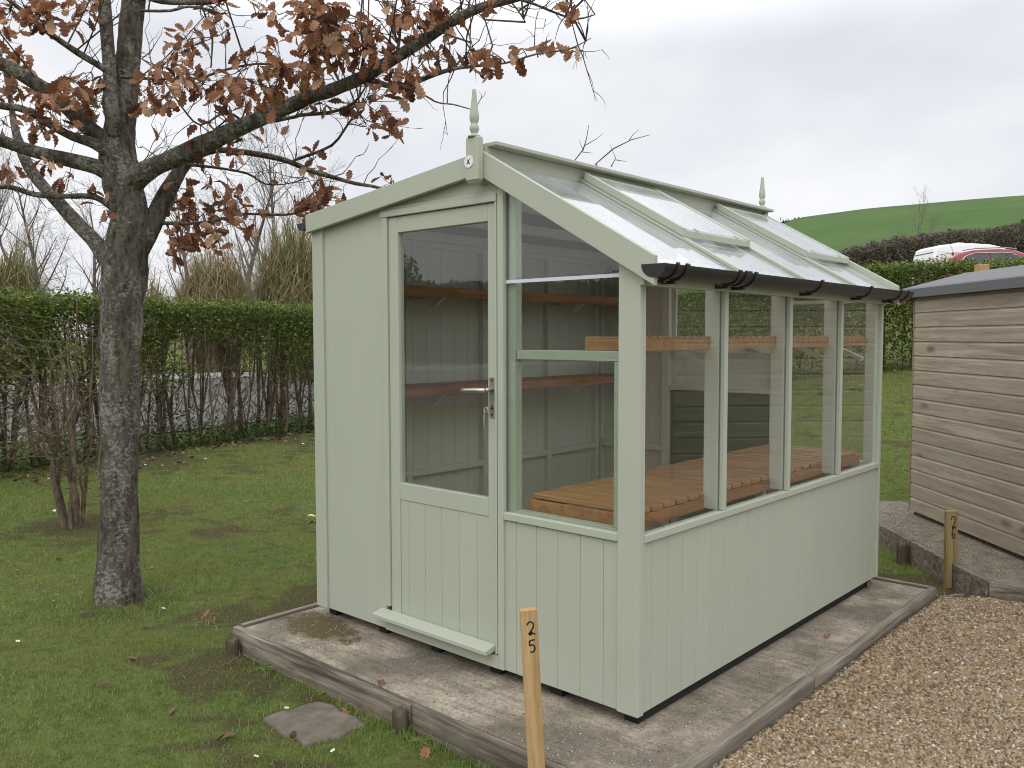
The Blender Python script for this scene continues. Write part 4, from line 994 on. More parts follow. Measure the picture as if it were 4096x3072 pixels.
    keep = cl > hole*np.interp(hf, [0, 0.45, 0.75, 1.0], [0.56, 0.50, 0.36, 0.06])*(1+ragged*np.clip((s_/L-0.45)*4, 0, 1)*(hf < 0.90))
    P, z0_, hf, hv = P[keep], z0_[keep], hf[keep], hv[keep]
    V, F = leaf_quads(np.column_stack([P, z0_+hf*hv]), leaf, 0.5)
    raw_mesh('foliage', V, F, M[mat], e)
    if foot_leaves:
        s_ = r.random(foot_leaves)*L; P = A[None]+u[None]*s_[:, None]+nv[None]*(r.normal(0.05, 0.24, foot_leaves))[:, None]
        hgt = np.abs(r.normal(0, 0.17, foot_leaves))*(0.4+1.2*vnoise(s_*0.9, s_*0, seed+11))
        V, F = leaf_quads(np.column_stack([P, Z(P[:, 0], P[:, 1])+hgt]), 0.045, 0.7)
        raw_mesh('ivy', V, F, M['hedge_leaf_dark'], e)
    return e
HA, HB = (-6.35, -2.2), (-8.35, 5.9)
def thin_left(hf, r): return np.where(r.random(len(hf)) < np.interp(hf, [0, 0.12, 0.3, 0.5, 0.68, 0.85, 1], [0.05, 0.07, 0.12, 0.24, 0.50, 0.85, 1]), 1, 0)
hedge('hedge', HA, HB, 0.85, 1.99, 190000, 0.046, 66, 'tall clipped hedge across the lawn behind the oak, bare-stemmed below', thin_left, 31, 11000, stemrad=(0.016, 0.042), ragged=0.32)
def thin_back(hf, r): return np.where(r.random(len(hf)) < np.interp(hf, [0, 0.15, 0.35, 0.6, 1], [0.25, 0.45, 0.75, 1, 1]), 1, 0)
hedge('hedge', (-8.3, 6.4), (7.0, 14.6), 0.9, 1.52, 180000, 0.050, 90, 'dense green hedge on the bank behind the two sheds', thin_back, 47, 3000, hole=0.42, prof=((0, 1), (0.48, 1.0), (0.52, 0.975), (0.62, 0.905), (1, 0.88)))
# leaf litter under the hedge
n = 420; s_ = rng.random(n); P = np.array(HA)[None]*(1-s_)[:, None]+np.array(HB)[None]*s_[:, None]; P[:, 0] += 0.30+np.abs(rng.normal(0, 0.26, n)); P[:, 1] += rng.normal(0, 0.1, n)
V, F = leaf_quads(np.column_stack([P, Z(P[:, 0], P[:, 1])+0.012]), 0.075, 1.0, 0.6)
tag(raw_mesh('leaf_litter', V, F, M['litter']), 'brown fallen leaves drifted along the foot of the hedge', 'leaf litter', kind='stuff')

# --- oak
def T1(x, y, d): return at(x/1.6592, y/1.6592, d)
def T2(x, y, d): return at(1200+x/1.58, y/1.58, d)
def OV(x, y, d): return at(x*1.85172, y*1.85172, d)
ob = hit(474, 2400); ob[2] = float(Z(ob[0], ob[1]))
OAK = empty('oak_tree', tuple(ob), 'oak tree on the lawn with lichened trunk and clinging brown leaves', 'tree')
D0 = float((ob-CAM)@FWD)
LIMB = []                                         # sample points (position, radius) for the twigs to start from
def limb(mb, pts, seg=10, wob=0.10, sub=3, rmin=0.0, rec=True):
    """pts: (point, width in full photo pixels, distance)"""
    P = [np.array(p[0], float) for p in pts]; R = [p[1]*p[2]/FPX/2 for p in pts]
    C_ = [np.concatenate([P[i], [R[i]]]) for i in range(len(P))]; S = smooth_curve(C_, sub)
    q = [s[:3] for s in S]; r_ = [max(s[3], rmin) for s in S]
    mb.tube(q, r_, seg, wob=wob)
    if rec:
        for a, b in zip(q, r_): LIMB.append((a, b))
W1 = 1/1.6592; WO = 1.85172; W2 = 1/1.58
tr = MB()
limb(tr, [(OV(258, 1372, D0), 170*WO, D0), (OV(258, 1345, D0), 142*WO, D0), (OV(257, 1322, D0), 118*WO, D0), (OV(256, 1290, D0), 100*WO, D0), (OV(257, 1220, D0), 86*WO, D0), (OV(257, 1100, D0), 79*WO, D0), (OV(257, 950, D0), 77*WO, D0), (OV(260, 800, D0), 79*WO, D0), (OV(263, 690, D0), 84*WO, D0), (OV(268, 600, D0), 93*WO, D0), (OV(276, 520, D0), 88*WO, D0),
          (T1(862, 1400, D0), 235*W1, D0), (T1(815, 1220, D0), 245*W1, D0), (T1(780, 1050, D0), 235*W1, D0), (T1(785, 900, D0), 205*W1, D0), (T1(812, 740, D0), 185*W1, D0), (T1(832, 560, D0), 168*W1, D0), (T1(845, 400, D0), 156*W1, D0), (T1(868, 200, D0), 150*W1, D0), (T1(888, 0, D0), 146*W1, D0), (T1(905, -260, D0), 130*W1, D0), (T1(900, -600, D0), 100*W1, D0)], 16, 0.10, 4)
dl = D0-0.14
limb(tr, [(T1(765, 900, D0-0.05), 110*W1, D0), (T1(742, 740, dl), 96*W1, dl), (T1(730, 560, dl), 88*W1, dl), (T1(722, 400, dl), 86*W1, dl), (T1(706, 200, dl), 82*W1, dl), (T1(690, 0, dl), 80*W1, dl), (T1(670, -300, dl-0.1), 64*W1, dl)], 10)
# great right limb
limb(tr, [(T1(850, 1230, D0), 190*W1, D0), (T1(930, 1160, D0-0.05), 150*W1, D0), (T1(1050, 1095, D0-0.1), 124*W1, D0), (T1(1180, 1040, D0-0.13), 118*W1, D0), (T1(1320, 975, D0-0.16), 124*W1, D0), (T1(1500, 890, D0-0.2), 122*W1, 4.5), (T1(1700, 800, D0-0.25), 112*W1, 4.45), (T1(1900, 712, D0-0.3), 104*W1, 4.4), (T1(2090, 632, D0-0.35), 96*W1, 4.35),
          (T2(200, 572, 4.30), 84*W2, 4.3), (T2(400, 485, 4.26), 78*W2, 4.26), (T2(600, 368, 4.22), 76*W2, 4.2), (T2(800, 240, 4.2), 70*W2, 4.2), (T2(1000, 112, 4.18), 64*W2, 4.2), (T2(1160, 42, 4.16), 56*W2, 4.2), (T2(1330, 0, 4.14), 46*W2, 4.1), (T2(1480, -40, 4.1), 38*W2, 4.1), (T2(1800, -150, 4.0), 24*W2, 4.0)], 12)
# second right stem, behind
limb(tr, [(T1(870, 1800, D0+0.03), 100*W1, D0), (T1(930, 1660, D0+0.03), 130*W1, D0), (T1(1000, 1510, D0+0.05), 135*W1, D0), (T1(1075, 1350, D0+0.09), 128*W1, D0), (T1(1150, 1210, D0+0.13), 108*W1, D0), (T1(1230, 1095, D0+0.18), 78*W1, D0), (T1(1340, 1022, D0+0.22), 50*W1, 4.9), (T1(1480, 996, D0+0.26), 44*W1, 4.9), (T1(1700, 1022, D0+0.3), 42*W1, 5), (T1(1900, 1066, D0+0.35), 40*W1, 5), (T1(2050, 1128, D0+0.38), 36*W1, 5), (T2(200, 1118, 5.1), 28*W2, 5.1), (T2(350, 1160, 5.15), 24*W2, 5.1), (T2(500, 1188, 5.2), 18*W2, 5.2), (T2(640, 1260, 5.3), 10*W2, 5.3)], 9)
# left limbs
limb(tr, [(T1(720, 960, D0), 150*W1, D0), (T1(600, 860, D0-0.05), 118*W1, D0), (T1(480, 740, D0-0.1), 112*W1, D0), (T1(350, 630, D0-0.15), 106*W1, 4.5), (T1(200, 530, D0-0.2), 100*W1, 4.5), (T1(0, 420, D0-0.25), 94*W1, 4.45), (T1(-300, 290, D0-0.35), 76*W1, 4.4), (T1(-700, 160, 4.1), 40*W1, 4.1)], 10)
limb(tr, [(T1(730, 1010, D0-0.06), 110*W1, D0), (T1(620, 950, D0-0.12), 76*W1, D0), (T1(480, 905, D0-0.18), 64*W1, 4.5), (T1(340, 830, D0-0.22), 60*W1, 4.5), (T1(230, 760, D0-0.26), 54*W1, 4.4), (T1(120, 715, D0-0.3), 56*W1, 4.4), (T1(0, 700, D0-0.33), 50*W1, 4.4), (T1(-250, 640, 4.2), 30*W1, 4.2)], 8)
limb(tr, [(T1(760, 1170, D0), 160*W1, D0), (T1(650, 1110, D0-0.07), 104*W1, D0), (T1(450, 1060, D0-0.12), 94*W1, D0), (T1(250, 1010, D0-0.17), 90*W1, 4.5), (T1(100, 965, D0-0.2), 86*W1, 4.5), (T1(0, 935, D0-0.22), 84*W1, 4.5), (T1(-300, 850, 4.3), 60*W1, 4.3), (T1(-700, 790, 4.2), 30*W1, 4.2)], 10)
limb(tr, [(T1(760, 1800, D0), 130*W1, D0), (T1(660, 1640, D0+0.06), 112*W1, D0), (T1(530, 1500, D0+0.12), 98*W1, D0), (T1(400, 1355, D0+0.18), 92*W1, 4.9), (T1(300, 1250, D0+0.22), 84*W1, 4.9), (T1(200, 1120, D0+0.28), 80*W1, 5), (T1(135, 970, D0+0.32), 70*W1, 5), (T1(95, 830, D0+0.36), 48*W1, 5), (T1(60, 600, D0+0.4), 32*W1, 5), (T1(0, 350, D0+0.45), 18*W1, 5)], 9)
limb(tr, [(T1(770, 1400, D0-0.08), 60*W1, D0), (T1(700, 1345, D0-0.1), 46*W1, D0), (T1(600, 1302, D0-0.1), 38*W1, D0), (T1(400, 1302, D0-0.05), 34*W1, D0), (T1(230, 1290, D0), 38*W1, D0), (T1(100, 1250, D0+0.02), 34*W1, D0), (T1(0, 1240, D0+0.02), 30*W1, D0), (T1(-200, 1290, D0), 16*W1, D0)], 7)
limb(tr, [(T1(730, 480, dl), 60*W1, dl), (T1(640, 425, dl-0.05), 46*W1, dl), (T1(500, 340, dl-0.1), 42*W1, dl), (T1(330, 222, dl-0.15), 38*W1, dl), (T1(200, 115, dl-0.2), 32*W1, dl), (T1(90, 25, dl-0.25), 26*W1, dl), (T1(-100, -120, dl-0.3), 16*W1, dl)], 7)
limb(tr, [(T1(800, 510, D0-0.1), 26*W1, D0), (T1(1000, 522, D0-0.3), 20*W1, 4.4), (T1(1300, 520, D0-0.45), 18*W1, 4.3), (T1(1500, 462, D0-0.5), 17*W1, 4.2), (T1(1700, 424, D0-0.55), 14*W1, 4.2), (T1(1880, 440, D0-0.6), 9*W1, 4.1)], 6)
limb(tr, [(T1(960, -40, D0), 70*W1, D0), (T1(1080, 5, D0-0.1), 46*W1, D0), (T1(1250, 15, D0-0.15), 40*W1, D0), (T1(1420, 10, D0-0.2), 30*W1, D0), (T1(1600, -40, D0-0.2), 18*W1, D0)], 7)
limb(tr, [(T1(930, 72, D0-0.1), 20*W1, D0), (T1(1130, 72, D0-0.15), 18*W1, D0), (T1(1260, 45, D0-0.2), 16*W1, D0), (T1(1460, 90, D0-0.2), 14*W1, D0), (T1(1410, 180, D0-0.2), 15*W1, D0), (T1(1410, 280, D0-0.2), 13*W1, D0), (T1(1400, 450, D0-0.2), 10*W1, D0)], 5)
limb(tr, [(T1(1030, 1480, D0+0.05), 28*W1, D0), (T1(1300, 1480, D0+0.1), 22*W1, D0), (T1(1450, 1460, D0+0.1), 20*W1, D0), (T1(1600, 1420, D0+0.12), 18*W1, D0), (T1(1900, 1425, D0+0.15), 17*W1, D0), (T1(2050, 1385, D0+0.18), 14*W1, D0), (T1(2180, 1330, D0+0.2), 8*W1, D0)], 6)
limb(tr, [(T1(1230, 1090, D0+0.15), 26*W1, D0), (T1(1420, 1110, D0+0.2), 20*W1, D0), (T1(1640, 1150, D0+0.25), 17*W1, D0), (T1(1760, 1220, D0+0.28), 13*W1, D0), (T1(1900, 1220, D0+0.3), 9*W1, D0), (T1(2040, 1180, D0+0.3), 6*W1, D0)], 5)
# right hand secondaries
limb(tr, [(T2(430, 500, 4.28), 40*W2, 4.28), (T2(600, 552, 4.2), 36*W2, 4.2), (T2(700, 530, 4.16), 36*W2, 4.2), (T2(800, 490, 4.12), 30*W2, 4.1), (T2(950, 440, 4.08), 24*W2, 4.1), (T2(1100, 418, 4.04), 18*W2, 4.0), (T2(1300, 398, 4.0), 14*W2, 4), (T2(1500, 340, 3.97), 12*W2, 4), (T2(1700, 310, 3.95), 9*W2, 4), (T2(1840, 240, 3.94), 5*W2, 4)], 7)
limb(tr, [(T1(1820, 800, D0-0.2), 34*W1, 4.4), (T1(1960, 775, D0-0.1), 26*W1, 4.5), (T2(0, 728, 4.6), 24*W2, 4.6), (T2(200, 708, 4.62), 20*W2, 4.6), (T2(340, 650, 4.6), 15*W2, 4.6), (T2(420, 540, 4.5), 10*W2, 4.5)], 6)
limb(tr, [(T1(1960, 1060, D0+0.36), 22*W1, 5), (T2(0, 1000, 5.0), 22*W2, 5), (T2(200, 920, 4.95), 18*W2, 5), (T2(300, 790, 4.9), 16*W2, 4.9), (T2(380, 680, 4.8), 10*W2, 4.8), (T2(430, 600, 4.7), 6*W2, 4.7)], 5)
limb(tr, [(T2(700, 535, 4.16), 14*W2, 4.1), (T2(850, 640, 4.1), 11*W2, 4.1), (T2(970, 660, 4.06), 10*W2, 4.1), (T2(1090, 694, 4.02), 7*W2, 4)], 5)
limb(tr, [(T2(320, 780, 4.9), 9*W2, 4.9), (T2(420, 800, 4.9), 6*W2, 4.9), (T2(370, 710, 4.85), 8*W2, 4.9), (T2(420, 760, 4.8), 7*W2, 4.8), (T2(530, 790, 4.8), 6*W2, 4.8)], 4)
limb(tr, [(T2(1410, 0, 4.12), 26*W2, 4.1), (T2(1480, 25, 4.08), 18*W2, 4.1), (T2(1640, 90, 4.05), 14*W2, 4.1), (T2(1750, 120, 4.03), 12*W2, 4), (T2(1865, 92, 4.0), 7*W2, 4)], 5)
limb(tr, [(T2(1340, 20, 4.14), 13*W2, 4.1), (T2(1380, 70, 4.1), 10*W2, 4.1), (T2(1425, 140, 4.1), 9*W2, 4.1)], 5)
limb(tr, [(T2(600, 380, 4.2), 26*W2, 4.2), (T2(625, 270, 4.18), 20*W2, 4.2), (T2(640, 140, 4.15), 17*W2, 4.2), (T2(690, 0, 4.1), 13*W2, 4.1), (T2(700, -120, 4.1), 9*W2, 4.1)], 5)
limb(tr, [(T2(620, 280, 4.2), 14*W2, 4.2), (T2(560, 130, 4.2), 11*W2, 4.2), (T2(520, -20, 4.2), 8*W2, 4.2)], 5)
limb(tr, [(T2(380, 470, 4.26), 16*W2, 4.2), (T2(400, 330, 4.2), 16*W2, 4.2), (T2(382, 160, 4.2), 14*W2, 4.2), (T2(395, -20, 4.2), 11*W2, 4.2)], 5)
limb(tr, [(T2(250, 520, 4.3), 16*W2, 4.3), (T2(190, 400, 4.3), 12*W2, 4.3), (T2(150, 260, 4.3), 9*W2, 4.3), (T2(90, 80, 4.3), 7*W2, 4.3)], 5)
limb(tr, [(T2(980, 100, 4.2), 20*W2, 4.2), (T2(1020, 30, 4.2), 14*W2, 4.2), (T2(1045, -40, 4.2), 10*W2, 4.2)], 5)
limb(tr, [(T2(1030, 150, 4.2), 13*W2, 4.2), (T2(1075, 235, 4.15), 10*W2, 4.2), (T2(1060, 340, 4.1), 8*W2, 4.2), (T2(960, 430, 4.1), 7*W2, 4.2)], 5)
limb(tr, [(T1(1640, 830, D0-0.2), 22*W1, 4.4), (T1(1500, 745, D0-0.3), 17*W1, 4.4), (T1(1330, 830, D0-0.3), 14*W1, 4.4), (T1(1200, 700, D0-0.3), 13*W1, 4.4), (T1(1050, 480, D0-0.3), 11*W1, 4.4), (T1(940, 390, D0-0.3), 8*W1, 4.4)], 5)
limb(tr, [(T1(1350, 960, D0-0.15), 20*W1, 4.4), (T1(1400, 880, D0-0.2), 13*W1, 4.4), (T1(1500, 790, D0-0.25), 11*W1, 4.4), (T1(1420, 740, D0-0.25), 9*W1, 4.4)], 5)
limb(tr, [(T1(900, 1130, D0-0.05), 12*W1, D0), (T1(950, 1080, D0-0.1), 9*W1, D0), (T1(1030, 1030, D0-0.1), 5*W1, D0)], 4)
tr.build('trunk', M['bark'], OAK, smooth=True)

# leaf clusters, read off the photo: (x, y, spread, count)
CL1 = [(60,60,90,14),(180,50,90,14),(300,60,90,14),(330,20,80,10),(30,230,60,8),(210,210,40,4),(490,170,40,4),(520,30,60,6),(600,30,50,6),(110,340,50,5),(160,430,60,7),(40,560,70,10),(110,610,70,10),(60,480,50,6),(260,650,70,8),(450,520,60,6),(530,620,70,10),(620,680,70,12),(560,560,60,6),(640,560,60,8),(430,830,60,7),(250,850,60,6),(180,830,40,4),(330,720,50,6),(300,760,50,6),(20,850,50,6),(60,1100,50,8),(320,1090,50,6),(380,1210,35,3),(450,1180,40,4),(610,1270,30,2),(680,1380,30,3),
(1080,180,30,1),(1240,260,60,9),(1180,340,50,6),(1290,300,50,5),(1080,430,50,6),(1230,430,60,7),(960,640,60,9),(1050,600,60,8),(1130,680,50,6),(1010,700,50,5),(960,520,40,4),(1230,570,60,9),(1350,560,70,12),(1450,620,70,12),(1550,560,70,10),(1620,640,70,12),(1700,560,60,10),(1790,500,60,10),(1800,600,60,10),(1860,430,60,8),(1650,370,50,6),(1590,330,40,4),(1830,320,50,5),(1920,450,60,8),(2000,520,60,6),(2060,380,60,8),(2020,600,40,4),(1880,660,40,5),(1750,700,40,5),(1460,150,45,5),(1440,60,40,4),(1380,40,40,4),(1740,30,50,5),(1850,100,40,4),(2050,80,60,9),(2100,200,60,9),(2030,250,40,4),(2120,320,50,6),(2110,30,50,6),(1310,940,45,5),(1500,850,50,5),(1600,830,40,4),(1540,900,40,4),(1680,800,25,2),(1430,990,30,2),(1580,1020,45,4),(1920,840,20,1),(2080,1070,30,2),(1380,1200,45,5),(1470,1280,45,5),(1540,1230,50,5),(1560,1330,30,2),(1220,1250,45,4),(1220,1300,40,3),(1110,1340,30,3),(1240,1390,50,6),(1330,1400,50,6),(1190,1420,40,4),(1410,1390,50,6),(1500,1370,50,6),(1570,1390,50,5),(1690,1390,40,4),(1440,1510,50,6),(1530,1490,40,4),(1680,1500,50,5),(1230,1550,50,6),(1310,1560,40,4),(1160,1580,40,4),(1180,1640,40,4),(2110,1290,50,6),(2050,1370,50,6),(2120,1200,30,2),(1810,1215,15,1),
(1166,1560,30,3),(1244,1581,30,3),(1166,1636,30,3),(1155,1702,30,3),(1397,1636,35,4),(1320,1560,35,3),(1430,1526,35,3)]
CL2 = [(60,60,70,10),(150,120,70,12),(60,200,60,9),(200,180,60,10),(280,120,60,9),(300,260,60,9),(350,340,60,8),(230,330,60,8),(60,330,60,8),(100,420,60,7),(180,470,40,3),(430,200,50,6),(480,240,50,6),(440,320,50,5),(520,330,40,4),(530,120,50,5),(590,50,50,5),(680,60,60,7),(740,90,40,4),(810,40,40,3),(740,240,45,5),(920,300,50,5),(920,380,40,4),(880,50,40,4),(950,80,40,3),(1050,320,35,3),(1210,350,50,6),(1220,420,40,4),(1150,400,35,3),(750,380,50,5),(790,430,40,4),(650,470,50,6),(560,500,50,5),(500,570,50,5),(460,600,50,5),(620,540,40,4),(700,520,40,4),(310,650,45,5),(370,650,35,3),(100,680,30,2),(140,670,30,2),(540,720,45,5),(580,760,40,4),(640,780,35,4),(600,830,35,3),(440,800,30,2),(520,790,30,2),(1390,310,40,4),(1610,260,25,2),(1590,320,25,2),(1750,300,25,2),(1400,370,25,2),(1500,370,25,1),(1700,30,45,4),(1200,0,30,3),(880,130,30,2),(830,20,30,2),(90,1010,35,2),(130,1150,35,4),(160,1230,50,6),(60,1290,45,5),(110,1310,50,6),(280,1240,35,2),(20,1310,40,4),(150,1200,35,3),(570,1120,35,3)]
LP = np.array([a for a, b in LIMB]); LR = np.array([b for a, b in LIMB])
tw = MB(); LV, LF = [], []; nleaf = 0
def oak_leaf(base, dirv, nrm, ln):
    """lobed leaf, curled and folded, as a strip of nine ribs"""
    global nleaf
    a = dirv/np.linalg.norm(dirv); nrm = nrm-a*(nrm@a); nrm /= np.linalg.norm(nrm); b = np.cross(nrm, a)
    wv = [0.02, 0.055, 0.10, 0.11, 0.10, 0.15, 0.215, 0.20, 0.155, 0.235, 0.30, 0.27, 0.19, 0.26, 0.30, 0.24, 0.17, 0.20, 0.17, 0.06]; m_ = len(wv)
    curl = rng.normal(0.0, 1.0); fold = rng.uniform(0.15, 0.9); tw_ = rng.normal(0, 0.5); wj = rng.uniform(0.9, 1.1); wk = rng.uniform(0.85, 1.1)
    V = []
    for i in range(m_):
        f = i/(m_-1); th = curl*f; ax = a*math.cos(th)+nrm*math.sin(th); nx = nrm*math.cos(th)-a*math.sin(th)
        c = base + ln*f*(a*math.cos(th*0.5)+nrm*math.sin(th*0.5))
        bb = b*math.cos(tw_*f)+nx*math.sin(tw_*f); nn_ = nx*math.cos(tw_*f)-b*math.sin(tw_*f)
        w_ = wv[i]*ln*wj; lift = w_*fold*(0.9+0.35*math.sin(i*1.7))
        V += [c+bb*w_+nn_*lift, c, c-bb*w_*wk+nn_*lift]
    o = nleaf*m_*3; nleaf += 1
    LV.extend(V)
    for i in range(m_-1):
        k = o+i*3
        LF.append((k, k+1, k+4, k+3)); LF.append((k+1, k+2, k+5, k+4))
def twig_to(c, start, r0=0.0035, jit=0.12):
    d = c-start; L = np.linalg.norm(d); n_ = 6
    perp = rng.normal(size=3); perp -= d*(perp@d)/max(L*L, 1e-6); perp *= jit*L
    pts = [start + d*f + perp*math.sin(math.pi*f)*0.6 + rng.normal(size=3)*0.02*L*(0 < f < 1) for f in np.linspace(0, 1, n_)]
    tw.tube(pts, [r0*(1-0.68*f) for f in np.linspace(0, 1, n_)], 4, cap=False); return pts
def cluster(px, py, spread, cnt, fpx):
    base = at(px, py, D0)
    dist = np.linalg.norm(LP-base, axis=1) + 0.0
    # depth: near the closest limb as seen, plus a spread of its own
    rel = LP-CAM; dep = rel@FWD; lx = rel@RGT/dep*FPX+2048; ly = 1536-rel@UPV/dep*FPX
    pd = np.hypot(lx-px, ly-py); k = np.argmin(pd + 3000*LR)
    d = dep[k] + rng.normal(0, 0.14)
    c = at(px, py, d); s3 = 1.08*spread*fpx*d/FPX
    far = np.linalg.norm(LP-c, axis=1); k2 = np.argmin(far + 0.6*LR)
    pts = twig_to(c, LP[k2], min(0.006, 0.0025+0.004*far[k2]))
    for j in range(int(round(cnt*1.30))):
        o = rng.normal(size=3)*s3*0.62; p = c+o
        if np.linalg.norm(o) > 0.03: 
            q = pts[rng.integers(2, 6)]; tw.tube([q, (q+p)/2+rng.normal(size=3)*0.01, p], [0.0022, 0.0017, 0.0012], 3, cap=False)
        dv = rng.normal(size=3)*0.75 + o/(np.linalg.norm(o)+1e-6)*0.5 + np.array([0, 0, -0.65]); nv_ = rng.normal(size=3)+np.array([0, 0, 0.4])
        oak_leaf(p, dv, nv_, rng.uniform(0.058, 0.100))
for c in CL1: cluster(c[0]*W1, c[1]*W1, c[2], c[3], W1)
for c in CL2: cluster(1200+c[0]*W2, c[1]*W2, c[2], c[3], W2)
# leaves on the boughs above the frame and round the back, thinner
for _ in range(120):
    k = rng.integers(len(LP)); 
    if LP[k][2] < 2.6: continue
    c = LP[k]+rng.normal(size=3)*0.5+np.array([0, 0, 0.5]); 
    rel = c-CAM; dep = rel@FWD; sy_ = 1536-rel@UPV/dep*FPX
    if sy_ > -60: continue
    pts = twig_to(c, LP[k], 0.005)
    for j in range(7): oak_leaf(c+rng.normal(size=3)*0.1, rng.normal(size=3)+np.array([0, 0, -0.6]), rng.normal(size=3)+np.array([0, 0, 0.4]), rng.uniform(0.075, 0.12))
# bare shoots
thin_k = np.where((LR < 0.035) & (LP[:, 2] > 1.9))[0]
for _ in range(230):
    k = rng.choice(thin_k); d_ = rng.normal(size=3)*0.7+np.array([0.25, 0, 0.55]); d_ /= np.linalg.norm(d_); L = rng.uniform(0.10, 0.36)
    e = LP[k]+d_*L; pts = twig_to(e, LP[k], 0.0030, 0.10)
    for j in range(rng.integers(1, 4)):
        q = pts[rng.integers(2, 6)]; d2 = d_+rng.normal(size=3)*0.7; twig_to(q+d2*L*rng.uniform(0.2, 0.45), q, 0.0018, 0.15)
tw.build('twigs', M['twig'], OAK)
raw_mesh('dead_leaves', np.array(LV), np.array(LF), M['oak_leaf'], OAK)

# --- bare shrub beside the oak
sb = hit(300, 2105)
SH = empty('bare_shrub', tuple(sb), 'leafless multi-stemmed shrub just budding beside the oak trunk', 'shrub')
mb = MB(); bud = []
ds = float((sb-CAM)@FWD)
for k in range(9):
    a = 2*math.pi*k/9; p = sb + np.array([math.cos(a)*0.07, math.sin(a)*0.07, -0.05]); pts = [p.copy()]; H = rng.uniform(0.8, 1.75) if k else 1.9
    ln_ = np.array([math.cos(a), math.sin(a), 0])*rng.uniform(0.02, 0.24)
    for j in range(7):
        p = p + np.array([ln_[0], ln_[1], 1.0])*H/7*np.array([0.9, 0.9, 1]) + rng.normal(size=3)*np.array([0.025, 0.025, 0.01]); pts.append(p.copy())
    r0 = rng.uniform(0.014, 0.034); mb.tube(pts, [r0*(1-0.8*j/7) for j in range(8)], 6, wob=0.15)
    for b_ in range(13):
        j = rng.integers(3, 8); st = pts[j]; an = rng.uniform(0, 2*math.pi); d_ = np.array([math.cos(an), math.sin(an), rng.uniform(-0.15, 0.5)]); L = rng.uniform(0.18, 0.55)
        m1 = st+d_*L*0.5+rng.normal(size=3)*0.03; e = m1+d_*L*0.5+np.array([0, 0, 0.05])+rng.normal(size=3)*0.04; mb.tube([st, m1, e], [0.005, 0.0035, 0.0018], 4, cap=False)
        for q in range(5):
            f = rng.random(); s2 = m1*(1-f)+e*f; d2 = d_+rng.normal(size=3)*0.8; e2 = s2+d2*rng.uniform(0.04, 0.14); mb.tube([s2, (s2+e2)/2+rng.normal(size=3)*0.008, e2], [0.0024, 0.0018, 0.0012], 3, cap=False)
            for z_ in range(2): bud.append(s2*(1-rng.random()*0.9)+(e2)*0.0 + (e2-s2)*0 + s2*0 if False else s2+(e2-s2)*rng.random())
mb.build('stems', M['hedge_stem'], SH)
V, F = leaf_quads(np.array(bud), 0.022, 0.6); raw_mesh('buds', V, F, M['hedge_leaf'], SH)

# --- pampas clumps beyond the hedge
def pampas(px, py_base, depth, width_px, top_px, n, mat, label, plumes, droop=1.0, flat=False):
    b0 = at(px, 1348, depth); gzv = float(Z(b0[0], b0[1])); e = empty('pampas_grass', (b0[0], b0[1], gzv), label, 'pampas grass', 'pampas grass clumps beyond the hedge')
    H = float(at(px, top_px, depth)[2])-gzv; R = width_px*depth/FPX/2
    az = rng.uniform(0, 2*np.pi, n); out_ = R*(0.25+0.9*rng.random(n)**0.7)
    wd = 0.011+0.008*rng.random(n); V = []; m_ = 6
    ca, sa = np.cos(az), np.sin(az); r0 = R*0.5*np.sqrt(rng.random(n)); sw = rng.normal(0, 0.8, n)
    hk = rng.uniform(0.72, 1.02, n)*H; dr = rng.uniform(0.05, 0.75, n)*droop
    cc = np.clip(0.80+0.95*rng.random(n)+0.35*(out_/R-0.6), 0.8, 1.8)*(0.75+0.25*droop); out_ = out_*1.05; hk = hk*np.clip(1.18-0.42*out_/R, 0.45, 1.05)*rng.uniform(0.72, 1.05, n)
    for i in range(m_):
        f = i/(m_-1); rad = r0+out_*f**1.25; zz = hk*(1-(1-cc*f)**2)
        ww = wd*(1-0.85*f)
        ca, sa = np.cos(az+sw*f*f), np.sin(az+sw*f*f)
        cxx = b0[0]+ca*rad; cyy_ = b0[1]+sa*rad
        V += [np.stack([cxx-sa*ww, cyy_+ca*ww, gzv+zz], 1), np.stack([cxx+sa*ww, cyy_-ca*ww, gzv+zz], 1)]
    V = np.stack(V, 1).reshape(-1, 3); o_ = (np.arange(n)*2*m_)[:, None, None]
    F = (np.array([[2*i, 2*i+1, 2*i+3, 2*i+2] for i in range(m_-1)])[None]+o_).reshape(-1, 4)
    raw_mesh('blades', V, F, M[mat], e)
    for k in range(plumes):
        a = rng.uniform(0, 6.28); le = rng.uniform(0.02, 0.30); hh = H*rng.uniform(1.02, 1.22)
        p0 = np.array([b0[0], b0[1], gzv]); p1 = p0+np.array([math.cos(a)*le*hh*0.5, math.sin(a)*le*hh*0.5, hh*0.72]); p2 = p0+np.array([math.cos(a)*le*hh, math.sin(a)*le*hh, hh])
        w_ = MB(); w_.tube([p0, p1, p2], [0.007, 0.006, 0.003], 4); pl = w_.build('stalk', M['pampas_dry'], e)
        q = []; 
        for j in range(170):
            f = rng.random(); c = p1*(1-f)+p2*f; q.append(c+rng.normal(size=3)*0.035*math.sin(math.pi*(0.1+0.85*f)))
        Vq, Fq = leaf_quads(np.array(q), 0.11, 0.1, 0.14); raw_mesh('plume', Vq, Fq, M['plume'], e)
pampas(865, 0, 20.5, 285, 985, 4200, 'pampas_dry', 'dry straw-coloured pampas clump between the oak and the green shed', 2)
pampas(1190, 0, 19.5, 330, 890, 4600, 'pampas', 'greener pampas clump beside the left corner of the green shed', 6)
pampas(30, 0, 18.0, 300, 985, 3400, 'pampas', 'pampas clump at the left edge of the photo with pale plumes', 5)
